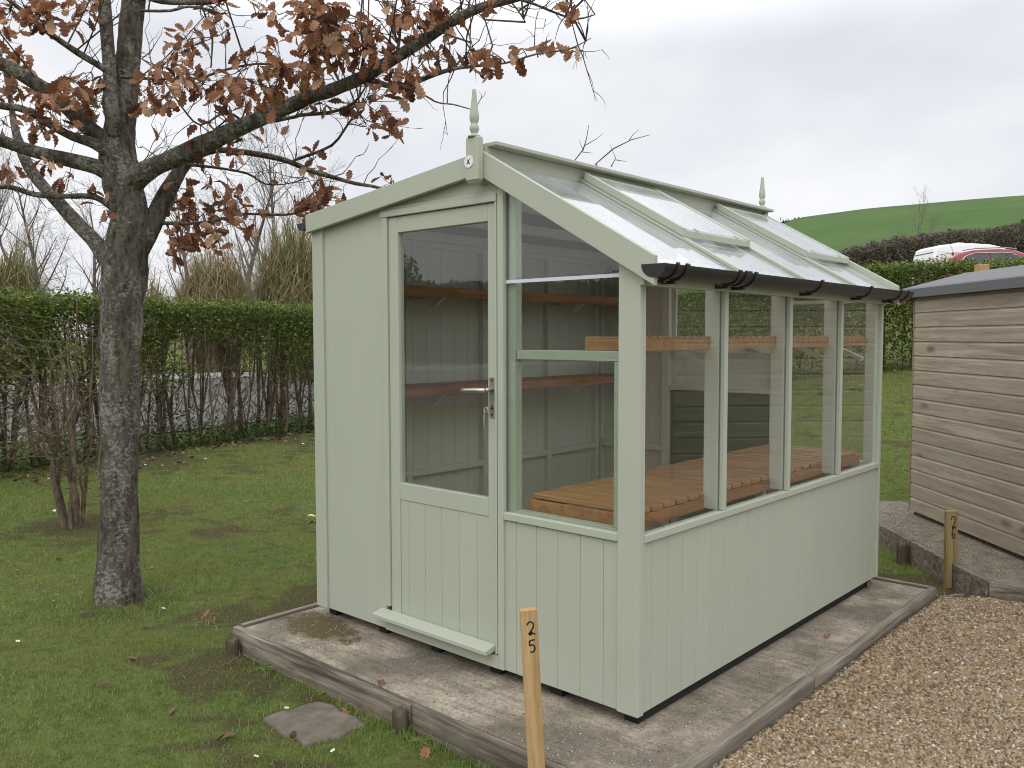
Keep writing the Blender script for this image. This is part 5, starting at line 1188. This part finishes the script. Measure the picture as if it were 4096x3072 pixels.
pampas(590, 0, 20.0, 240, 1060, 900, 'pampas_dry', 'low spiky pampas clump half hidden by the oak trunk', 0, 0.6)

# --- bare trees
def bare_tree_mesh(H, r0, seed, kids=16, spread=0.55, levels=3, first=0.16, twig=0.9):
    r = np.random.default_rng(seed); T = MB(); TW = MB()
    def grow(p, d, L, rad, lv, mbx):
        n_ = 6 if lv == 0 else 4; pts = [p.copy()]; dd = d.copy()
        for i in range(n_):
            dd = dd + r.normal(0, 0.06+0.03*lv, 3) + np.array([0, 0, 0.07 if lv else 0.0]); dd /= np.linalg.norm(dd)
            p = p+dd*L/n_; pts.append(p.copy())
        mbx.tube(pts, [max(rad*(1-0.86*i/n_), 0.0035) for i in range(n_+1)], 6 if lv == 0 else (4 if lv == 1 else 3), cap=False)
        if lv < levels:
            k_ = kids if lv == 0 else (8 if lv == 1 else 5)
            for j in range(k_):
                f = first+(1-first)*(j+r.random())/k_ if lv == 0 else 0.2+0.8*r.random()
                x = f*n_; i = min(int(x), n_-1); q = pts[i]*(1-(x-i))+pts[i+1]*(x-i)
                an = r.uniform(0, 2*np.pi); t_ = (pts[i+1]-pts[i]); t_ /= np.linalg.norm(t_); o_ = np.cross(t_, [math.cos(an), math.sin(an), 0.3]); o_ /= np.linalg.norm(o_)
                nd = t_*(1-spread*0.7)+o_*spread; nd /= np.linalg.norm(nd)
                grow(q, nd, L*(0.46-0.22*f if lv == 0 else 0.42)*r.uniform(0.7, 1.2), rad*(1-0.8*f)*0.45, lv+1, T if lv == 0 else TW)
    grow(np.array([0, 0, -0.2]), np.array([0, 0, 1.0]), H, r0, 0, T)
    return T, TW
BT = 'bare winter trees beyond the hedge'
protos = {}
def bare_tree(key, px, depth, top_px, label, seed=None, rz=0.0, r0=0.10, group=BT, zoff=0.0, **kw):
    b = at(px, 1348, depth); z = float(Z(b[0], b[1]))+zoff; H = float(at(px, top_px, depth)[2])-z
    if key not in protos:
        e = empty('bare_tree', (0, 0, 0), label, 'tree', group)
        T, TW = bare_tree_mesh(8.0, r0*8.0/H, seed, **kw); T.build('trunk', M['bare_tree'], e, smooth=True); TW.build('twigs', M['bare_twig'], e); protos[key] = e
    else:
        e = dup(protos[key]); e['label'] = label
    s_ = H/8.0; e.scale = (s_, s_, s_); e.location = (b[0], b[1], z); e.rotation_euler = (0, 0, rz); return e
bare_tree('a', 222, 22, 740, 'bare tree with one stout straight stem left of the oak trunk', 3, 0, 0.105, kids=18, spread=0.60)
bare_tree('b', 25, 25, 690, 'bare tree with ascending limbs at the left edge of the photo', 5, 0, 0.12, kids=20, spread=0.42)
bare_tree('a', 930, 24, 650, 'bare tree rising behind the dry pampas clump', None, 1.9)
bare_tree('b', 1075, 27, 620, 'tall bare tree between the two large pampas clumps', None, 2.6)
bare_tree('a', 760, 28, 720, 'fine bare tree seen through the lowest oak leaves', None, 4.0)
bare_tree('b', 400, 28, 820, 'short bare tree right behind the oak trunk', None, 1.0)
bare_tree('b', 1215, 22, 760, 'bare tree behind the greener pampas clump', None, 4.4)
bare_tree('a', 130, 30, 800, 'small far bare tree between the two left trunks', None, 5.2)
bare_tree('c', 3665, 60, 870, 'slender pale bare tree in front of the green hill', 9, 0, 0.12, group=None, kids=14, spread=0.35)
# tree behind the shed: only its topmost shoots show over the ridge
tb = at(2480, 1348, 8.6); tz = float(Z(tb[0], tb[1]))
TB = empty('bare_tree', (tb[0], tb[1], tz), 'bare tree behind the green shed, twig tips showing over the ridge', 'tree')
mb = MB(); f_ = lambda x, y, d: np.array(T2(x, y, d))
stem = [np.array([tb[0], tb[1], tz-0.1]), at(2470, 1000, 8.6), at(2440, 800, 8.6)]; mb.tube(stem, [0.07, 0.05, 0.03], 7); 
def shoot(pts, r0): mb.tube(pts, [r0*(1-0.75*i/(len(pts)-1)) for i in range(len(pts))], 4)
shoot([stem[2], f_(1700, 1060, 8.6), f_(1790, 945, 8.6), f_(1810, 880, 8.6), f_(1825, 790, 8.6)], 0.010)
shoot([stem[2], f_(1870, 1035, 8.5), f_(1980, 940, 8.5), f_(2090, 885, 8.5), f_(2212, 852, 8.5)], 0.010)
shoot([f_(1790, 945, 8.6), f_(1775, 915, 8.6), f_(1765, 885, 8.6)], 0.004); shoot([f_(1800, 920, 8.6), f_(1870, 880, 8.6), f_(1920, 840, 8.6)], 0.005); shoot([f_(1780, 960, 8.6), f_(1855, 968, 8.6)], 0.005)
shoot([f_(2080, 888, 8.5), f_(2105, 850, 8.5), f_(2145, 815, 8.5)], 0.0045); shoot([f_(1965, 1055, 8.5), f_(1995, 1000, 8.5), f_(1958, 910, 8.5)], 0.0055); shoot([f_(1995, 1010, 8.5), f_(2065, 1022, 8.5)], 0.005)
shoot([stem[2], f_(1690, 1100, 8.6), f_(1720, 1040, 8.6)], 0.012)
mb.build('branches', M['twig'], TB)

# --- hedgerow at the foot of the hill, far tree clump, fence posts
hp = []; hr = np.random.default_rng(77)
for k in range(60000):
    u_ = hr.uniform(0.28, 0.72); d = hr.uniform(58, 63); px = 2048+u_*FPX
    top = np.interp(px, [3300, 3450, 3600, 3750, 3820, 4000, 4100, 4400], [1020, 985, 955, 935, 920, 915, 885, 850]) + 26*(vnoise(px/22.0, 0.0, 3)-0.5)+14*(vnoise(px/6.0, 0.0, 8)-0.5)
    f = hr.random()**0.8
    hp.append(at(px, 1075*(1-f)+top*f, d))
V, F = leaf_quads(np.array(hp), 0.40, 0.1, 0.13)
o = raw_mesh('hedgerow', V, F, M['hedgerow']); tag(o, 'brown leafless hedgerow along the foot of the green hill', 'hedgerow', kind='stuff')
q = []
for k in range(700):
    c = at(3172+hr.normal(0, 26), 902-abs(hr.normal(0, 8)), 255); q.append(c)
V, F = leaf_quads(np.array(q), 1.0, 0.1, 0.7); o = raw_mesh('tree_clump', V, F, M['hedgerow']); tag(o, 'tiny dark clump of trees where the hill meets the sky', 'tree clump', kind='stuff')
for k, (px, py) in enumerate([(3442, 876), (3542, 869), (3822, 840), (3700, 850), (3950, 833)]):
    b = at(px, py+10, 249); mb = MB(); mb.tube([(0, 0, -0.6), (0, 0, 1.25), (0, 0, 1.3)], [0.11, 0.10, 0.05], 6); o = mb.build('fence_post', M['peg']); o.location = b
    tag(o, 'tiny dark fence post on the skyline of the hill', 'fence post', 'fence posts along the hilltop')

# --- car park beyond the hedge
xs = np.linspace(-13.2, -9.1, 12); ys = np.linspace(-25, 24, 60)
grid('car_park', xs, ys, lambda x, y: Z(x, y)+0.02, M['asphalt'], 'pale grey tarmac car park seen through the hedge', 'car park')
mb = MB()
for a, b in zip(ys[:-1], ys[1:]):
    za, zb = float(Z(-13.3, a)), float(Z(-13.3, b)); mb.add([(-13.36, a, za-0.1), (-13.20, a, za-0.1), (-13.20, b, zb-0.1), (-13.36, b, zb-0.1), (-13.36, a, za+0.12), (-13.20, a, za+0.12), (-13.20, b, zb+0.12), (-13.36, b, zb+0.12)], [(4, 5, 6, 7), (0, 1, 5, 4), (2, 3, 7, 6), (1, 2, 6, 5), (3, 0, 4, 7)])
tag(mb.build('kerb', m_plain('pale_kerb', (0.52, 0.51, 0.49), 0.8)), 'pale concrete kerb along the far side of the car park', 'kerb', kind='structure')

# --- grit on the slabs
def scatter(n, x0, x1, y0, y1, bad, z, smin, smax, name, label, cat):
    P = np.stack([rng.uniform(x0, x1, n), rng.uniform(y0, y1, n)], 1); P = P[~bad(P[:, 0], P[:, 1])]
    dens = vnoise(P[:, 0]*3, P[:, 1]*3, 41)*0.6+vnoise(P[:, 0]*11, P[:, 1]*11, 43)*0.4; P = P[rng.random(len(P)) < dens*1.5-0.15]
    return pebbles(len(P), P, lambda x, y: x*0+z, smin, smax, name, label, cat, 'grit')
t = MT('grit'); r = t.island(); t.col(t.ramp(r, [(0.0, (0.05, 0.042, 0.034)), (0.4, (0.18, 0.15, 0.12)), (0.7, (0.38, 0.33, 0.27)), (1.0, (0.58, 0.53, 0.46))])).rough(0.7); M['grit'] = t.m
scatter(26000, -0.10, 2.19, -0.35, 2.53, lambda x, y: (x > -0.02) & (x < 1.97) & (y > 0.05), SLZ, 0.0010, 0.0038, 'grit', 'pale grit and crumbs scattered on the concrete slab', 'grit')
ab = rng.random((12000, 2)); ab[:, 0] = ab[:, 0]*2.2-0.8; ab[:, 1] *= 0.5
ab = ab[:5000]; PP = KA[None]+ab[:, :1]*NB_U[None]+ab[:, 1:]*NB_N[None]; pebbles(len(PP), PP, lambda x, y: x*0+0.0, 0.0015, 0.006, 'grit', 'grit and small stones on the far slab', 'grit', 'pebble')

# --- daisies, fallen leaves, primroses, weeds
def daisy_mesh():
    e = empty('daisy', (0, 0, 0), 'x', 'flower', 'daisies in the lawn')
    w = MB(); n = 12
    for k in range(n):
        a = 2*math.pi*k/n; c, s_ = math.cos(a), math.sin(a); p = lambda r_, t_, z: (c*r_-s_*t_, s_*r_+c*t_, z)
        w.add([p(0.003, 0.001, 0.028), p(0.012, 0.0030, 0.030), p(0.0125, -0.0030, 0.030), p(0.003, -0.001, 0.028)], [(0, 1, 2, 3)])
    w.build('petals', M['petal'], e); w = MB(); w.lathe([(0.0045, 0.0275), (0.004, 0.031), (0.001, 0.032)], (0, 0, 0), 8); w.build('centre', M['pistil'], e, smooth=True)
    w = MB(); w.tube([(0, 0, -0.01), (0.002, 0.001, 0.028)], 0.0011, 4); w.build('stem', M['hedge_leaf_dark'], e); return e
s7 = lambda x, y: (x/1.1642, 2000+y/1.1642); s4 = lambda x, y: (x/1.7015, 1200+y/1.7015)
dz = [s7(*p) for p in [(250,65),(85,345),(257,463),(253,493),(755,527),(78,682),(1145,20),(1178,12),(1565,1195),(1180,1230),(1330,1000),(950,550)]] + [s4(*p) for p in [(990,1135),(1105,1140),(1395,1095),(1255,1120),(1525,1135),(2060,990),(2090,1012),(1980,970),(2128,1045),(1670,1390),(1720,1378),(1895,1195),(340,1230),(370,1452)]] + [(3365, 1610), (3320, 1620), (3300, 1690)]
dm = daisy_mesh()
for k, p in enumerate(dz):
    h = hit(*p); o = dm if k == 0 else dup(dm)
    o.location = h; sc_ = float(np.interp((h-CAM)@FWD, [3, 8, 14], [0.75, 1.1, 1.6])); o.scale = (sc_, sc_, 1.0); o.rotation_euler = (rnd.uniform(-.4, .4), rnd.uniform(-.4, .4), rnd.uniform(0, 6)); o['label'] = 'tiny white daisy open in the short grass'
LV, LF = [], []; nleaf = 0; fall = []
fl = [s7(*p) for p in [(1100,705),(1055,775),(1350,1125),(1990,1165),(2140,1185),(990,1135),(590,745),(1100,1105),(300,280),(930,560),(1500,885),(700,600),(1590,980),(450,880),(820,980)]] + [s4(*p) for p in [(1765,1225),(1870,1215),(975,1340),(2050,1075)]]
onslab = [s7(1760, 840), (2400+440/1.3042, 1800+1235/1.3042), (2400+1180/1.3042, 1800+980/1.3042), (2400+1400/1.3042, 1800+720/1.3042)]
for k, p in enumerate(fl+onslab):
    LV, LF, nleaf = [], [], 0
    if k < len(fl): h = hit(*p, 0.012)
    else:
        d = FWD+RGT*((p[0]-2048)/FPX)-UPV*((p[1]-1536)/FPX); tt = (SLZ+0.006-CAM[2])/d[2]; h = CAM+d*tt
    az = rng.uniform(0, 6.28); oak_leaf(np.zeros(3), np.array([math.cos(az), math.sin(az), 0.05]), np.array([0.1, 0.1, 1.0]), rng.uniform(0.045, 0.075))
    o = raw_mesh('fallen_leaf', np.array(LV), np.array(LF), M['litter'] if k % 3 else M['oak_leaf']); o.location = h
    tag(o, 'brown oak leaf fallen on the lawn' if k < len(fl) else 'brown oak leaf fallen on the concrete slab', 'fallen leaf', 'fallen oak leaves on the lawn' if k < len(fl) else 'fallen oak leaves on the slab')
def rosette(name, h, R, nl, label, cat, group, mat, flowers=0, up=0.35):
    e = empty(name, tuple(h), label, cat, group); V = []; F = []
    for k in range(nl):
        a = rng.uniform(0, 6.28); L = R*rng.uniform(0.6, 1.1); el = rng.uniform(0.1, up*2.2); wd = L*rng.uniform(0.10, 0.18); o = len(V)
        for i in range(5):
            f = i/4; rr = L*f; z = L*(el*f-0.55*el*f*f*1.4); ww = wd*math.sin(math.pi*(0.12+0.84*f)); c, s_ = math.cos(a), math.sin(a)
            V += [(h[0]+c*rr-s_*ww, h[1]+s_*rr+c*ww, h[2]+z+0.004), (h[0]+c*rr+s_*ww, h[1]+s_*rr-c*ww, h[2]+z+0.004)]
        for i in range(4): F.append((o+2*i, o+2*i+1, o+2*i+3, o+2*i+2))
    raw_mesh('leaves', np.array(V), np.array(F), mat, e)
    for k in range(flowers):
        a = rng.uniform(0, 6.28); r_ = R*rng.uniform(0.1, 0.5); w = MB(); cx_, cy_, cz_ = h[0]+r_*math.cos(a), h[1]+r_*math.sin(a), h[2]+R*rng.uniform(0.5, 0.8)
        for j in range(5):
            b = 2*math.pi*j/5; w.add([(cx_, cy_, cz_)]+[(cx_+0.018*math.cos(b+t_), cy_+0.018*math.sin(b+t_), cz_+0.006) for t_ in (-0.5, 0, 0.5)], [(0, 1, 2, 3)])
        w.build('blossom', M['yellow'], e)
    return e
s3 = lambda x, y: (2500+x/1.3822, 600+y/1.3822)
PR = 'primroses in the grass'
rosette('primrose', hit(1243, 2088), 0.075, 9, 'pale yellow primrose in the lawn left of the green shed', 'primrose', None, M['hedge_leaf'], 4)
for p in [(1230, 1290), (1100, 1385), (1262, 1372), (1300, 1382)]:
    rosette('primrose', hit(*s3(*p)), 0.13, 10, 'pale yellow primrose in the grass beyond the shed windows', 'primrose', PR, M['hedge_leaf'], 5)
WG = 'weeds along the edging board'
for p, lb, R in [((1520, 890), 'broad-leaved green weed rosette against the middle of the front edging board', 0.075), ((1225, 790), 'small green weed near the left end of the front edging board', 0.05), ((1960, 1130), 'small green weed in front of the shorter edging board', 0.05), ((700, 320), 'small bright green weed beside the oak trunk', 0.04)]:
    rosette('weed', hit(*s7(*p)), R, 9, lb, 'weed', WG, M['grass'])
def dry_tuft(h, R, nb, label):
    V, F = [], []
    for k in range(nb):
        a = rng.uniform(0, 6.28); L = R*rng.uniform(0.5, 1.2); p = np.array(h)+rng.normal(size=3)*np.array([R*0.5, R*0.2, 0]); o = len(V); u_ = np.array([math.cos(a), math.sin(a), 0]); q = np.array([-u_[1], u_[0], 0])*0.0016
        for i in range(4):
            f = i/3; c = p+u_*L*f*0.8+np.array([0, 0, L*(0.9*f-0.75*f*f)]); V += [c-q*(1-f*0.8), c+q*(1-f*0.8)]
        for i in range(3): F.append((o+2*i, o+2*i+1, o+2*i+3, o+2*i+2))
    return tag(raw_mesh('grass_tuft', np.array(V), np.array(F), M['pampas_dry']), label, 'grass tuft', 'dry grass tufts')
dry_tuft(hit(*s7(1740, 990)), 0.13, 90, 'dry straw tuft beside the dark peg of the front edging board')
dry_tuft(hit(*s7(960, 570)), 0.11, 40, 'dry straw tuft by the left corner of the slab')
dry_tuft(hit(*s7(1220, 640)), 0.07, 25, 'wisp of dry grass at the left end of the front edging board')
dry_tuft((2.235, 2.58, -0.10), 0.10, 40, 'dry wisps of grass at the far corner of the slab')

# --- cars on the road above the far hedge
def vehicle(name, px, depth, prof, hw_, belt, paint, label, cat, roof_z, windows, extras):
    """side profile (along, up) lofted across the width; the long axis lies across the view"""
    b = at(px, 1348, depth); e = empty(name, (0, 0, 0), label, cat)
    H = max(p[1] for p in prof); n = len(prof); st = [-1, -0.93, -0.75, 0, 0.75, 0.93, 1]
    def wy(z): return hw_*(1-0.20*max(0, (z-belt)/(H-belt)))
    V = []; F = []
    cxm = sum(p[0] for p in prof)/n; czm = 0.75
    for s_ in st:
        sh = 0.965 if abs(s_) == 1 else 1.0
        for x, z in prof: V.append((cxm+(x-cxm)*sh, s_*wy(z), czm+(z-czm)*sh))
    for i in range(len(st)-1):
        for j in range(n): F.append((i*n+j, i*n+(j+1) % n, (i+1)*n+(j+1) % n, (i+1)*n+j))
    F += [tuple(range(n)), tuple(range((len(st)-1)*n, len(st)*n))[::-1]]
    w = MB(); w.add(V, F); w.build('body', paint, e, smooth=False, bevel=0.03, bseg=2)
    for nm, poly in windows:
        for sd in (-1, 1):
            w = MB(); vs = [(x, sd*(wy(z)+0.006), z) for x, z in poly]; w.add(vs, [tuple(range(len(vs)))]); w.build(nm, M['car_glass'], e)
    for wx in extras['wheels']:
        for sd in (-1, 1):
            w = MB(); w.tube([(wx, sd*(hw_-0.20), 0.31), (wx, sd*(hw_+0.005), 0.31)], 0.31, 18); t_ = w.build('wheel', M['black_rubber'], e); w = MB(); w.tube([(wx, sd*(hw_+0.006), 0.31), (wx, sd*(hw_+0.014), 0.31)], 0.19, 14); w.build('rim', M['steel'], t_)
    fx = extras['glass']
    for nm, (x0, za), (x1, zb) in fx:
        w = MB(); w.add([(x0, -wy(za)*0.86, za), (x0, wy(za)*0.86, za), (x1, wy(zb)*0.84, zb), (x1, -wy(zb)*0.84, zb)], [(0, 1, 2, 3)]); w.build(nm, M['car_glass'], e)
    for nm, fn, mt_ in extras['more']:
        w = MB(); fn(w, wy); w.build(nm, mt_, e, smooth=False)
    e.location = (b[0], b[1], roof_z-H); e.rotation_euler = (0, 0, math.atan2(RGT[1], RGT[0])+extras.get('turn', 0.0)); return e
t = MT('white_car_paint'); t.col((0.78, 0.79, 0.80)).rough(0.25); t.b.inputs['Coat Weight'].default_value = 0.5; M['carwhite'] = t.m
t = MT('red_car_paint'); t.col((0.30, 0.022, 0.035)).rough(0.25); t.b.inputs['Coat Weight'].default_value = 0.6; M['carred'] = t.m
vehicle('van', 3678, 30, [(0, 0.30), (0.0, 0.95), (0.05, 1.45), (0.12, 1.76), (0.30, 1.84), (0.9, 1.895), (1.4, 1.90), (2.0, 1.86), (2.45, 1.76), (2.95, 1.42), (3.25, 1.08), (4.05, 0.92), (4.25, 0.62), (4.25, 0.28)], 0.90, 1.0, M['carwhite'], 'white van parked behind the far hedge under the hill', 'van', float(at(3800, 984, 30)[2]),
        [('side_window', [(2.05, 1.08), (2.95, 1.08), (2.80, 1.42), (2.45, 1.66), (2.08, 1.70)])],
        dict(wheels=(0.75, 3.45), glass=[('windscreen', (2.52, 1.735), (3.22, 1.125)), ('rear_window', (-0.006, 1.02), (0.085, 1.62))], more=[
            ('roof_pod', lambda w, wy: w.prism([(1.05, 1.895), (1.08, 1.955), (1.16, 1.98), (1.34, 1.975), (1.42, 1.945), (1.45, 1.895)], 'y', -0.2, 0.2), M['white']),
            ('headlight', lambda w, wy: w.box(4.0, 4.2, -0.8, -0.5, 0.70, 0.86), M['steel']), ('headlight', lambda w, wy: w.box(4.0, 4.2, 0.5, 0.8, 0.70, 0.86), M['steel']),
            ('bumper', lambda w, wy: w.box(4.18, 4.30, -0.82, 0.82, 0.32, 0.52), M['black_plastic'])]))
vehicle('red_car', 3700, 27, [(0, 0.32), (0.0, 0.80), (0.12, 0.98), (0.32, 1.20), (0.62, 1.40), (1.1, 1.50), (1.9, 1.545), (2.35, 1.50), (2.75, 1.36), (3.25, 1.05), (4.0, 0.90), (4.25, 0.66), (4.28, 0.30)], 0.88, 0.95, M['carred'], 'red car with silver roof rails parked in front of the white van', 'car', float(at(3975, 1005, 27)[2]),
        [('side_window', [(0.62, 1.02), (1.50, 1.02), (1.50, 1.40), (1.10, 1.385), (0.80, 1.28)]), ('side_window', [(1.56, 1.02), (2.85, 1.02), (2.62, 1.25), (2.25, 1.385), (1.56, 1.40)])],
        dict(wheels=(0.80, 3.40), glass=[('windscreen', (2.42, 1.475), (3.20, 1.09)), ('rear_window', (0.155, 1.03), (0.56, 1.365))], more=[
            ('roof_rail', lambda w, wy: w.tube([(0.75, -0.70, 1.49), (1.1, -0.71, 1.545), (1.9, -0.71, 1.575), (2.4, -0.70, 1.535)], 0.018, 6), M['steel']), ('roof_rail', lambda w, wy: w.tube([(0.75, 0.70, 1.49), (1.1, 0.71, 1.545), (1.9, 0.71, 1.575), (2.4, 0.70, 1.535)], 0.018, 6), M['steel']),
            ('aerial', lambda w, wy: w.tube([(0.85, 0, 1.46), (0.70, 0, 1.78)], 0.006, 4), M['black_plastic']),
            ('window_trim', lambda w, wy: w.tube([(0.60, -0.795, 1.06), (0.80, -0.765, 1.30), (1.10, -0.745, 1.405), (1.9, -0.742, 1.42), (2.25, -0.745, 1.405), (2.90, -0.80, 1.04)], 0.014, 6), M['steel']),
            ('headlight', lambda w, wy: w.box(4.0, 4.22, -0.78, -0.45, 0.66, 0.80), M['steel']), ('headlight', lambda w, wy: w.box(4.0, 4.22, 0.45, 0.78, 0.66, 0.80), M['steel'])]))

# --- what the front glass mirrors: cabbage palms and trees across the drive
def mirrored(px, depth):
    p = at(px, 1348, depth); return np.array([p[0], 0.045-p[1], float(Z(p[0], 0.045-p[1]))])
def palm(px, depth, top_px, label):
    b = mirrored(px, depth); H = float(at(px, top_px, depth)[2])-b[2]; e = empty('palm_tree', tuple(b), label, 'palm tree', 'palms mirrored in the door glass')
    w = MB(); w.tube([b, b+np.array([0.03, 0.02, H*0.4]), b+np.array([0.0, 0.05, H*0.76])], [0.13, 0.09, 0.10], 8, wob=0.2); w.build('trunk', M['bark'], e, smooth=True)
    c = b+np.array([0, 0, H*0.76]); n = 260; V = []; F = []
    for k in range(n):
        d = rng.normal(size=3); d[2] = d[2]*0.8+0.25; d /= np.linalg.norm(d); L = H*0.27*rng.uniform(0.7, 1.1); q = np.cross(d, [0, 0, 1.0]); q /= np.linalg.norm(q)+1e-6; o = len(V)
        for i in range(4):
            f = i/3; p = c+d*L*f-np.array([0, 0, 0.25*L*f*f]); V += [p-q*0.03*(1-0.9*f), p+q*0.03*(1-0.9*f)]
        for i in range(3): F.append((o+2*i, o+2*i+1, o+2*i+3, o+2*i+2))
    raw_mesh('crown', np.array(V), np.array(F), M['palm'], e)
palm(1778, 30, 1118, 'cabbage palm mirrored in the middle of the door glass'); palm(1895, 31, 1098, 'taller cabbage palm mirrored at the right of the door glass'); palm(2056, 33, 1100, 'cabbage palm mirrored at the left of the front window')
def bushy(px, depth, top_px, wid, label, n):
    b = mirrored(px, depth); H = float(at(px, top_px, depth)[2])-b[2]; e = empty('leafy_tree', tuple(b), label, 'tree', 'trees mirrored in the front glass'); R = wid*depth/FPX/2
    w = MB(); w.tube([b, b+np.array([0, 0, H*0.7])], [0.14, 0.05], 7)
    for k in range(14):
        a = rng.uniform(0, 6.28); z = H*rng.uniform(0.25, 0.7); w.tube([b+np.array([0, 0, z]), b+np.array([math.cos(a)*R*0.7, math.sin(a)*R*0.7, z+H*0.25])], [0.04, 0.012], 5)
    w.build('trunk', M['bare_tree'], e)
    P = rng.normal(size=(n, 3)); P /= np.linalg.norm(P, axis=1)[:, None]; P *= (rng.random(n)**0.45)[:, None]; cl = vnoise(P[:, 0]*3+P[:, 2]*2, P[:, 1]*3-P[:, 2], 55); P = P[cl > 0.42]
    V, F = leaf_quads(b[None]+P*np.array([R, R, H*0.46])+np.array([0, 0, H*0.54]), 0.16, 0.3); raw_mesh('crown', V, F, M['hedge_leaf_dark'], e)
bushy(1620, 32, 1010, 150, 'dark tree mirrored at the left edge of the door glass', 2600); bushy(2300, 34, 1095, 210, 'dark bushy tree mirrored in the front window', 3600); bushy(2460, 34, 1070, 190, 'tall dark tree mirrored at the right of the front window', 3600)
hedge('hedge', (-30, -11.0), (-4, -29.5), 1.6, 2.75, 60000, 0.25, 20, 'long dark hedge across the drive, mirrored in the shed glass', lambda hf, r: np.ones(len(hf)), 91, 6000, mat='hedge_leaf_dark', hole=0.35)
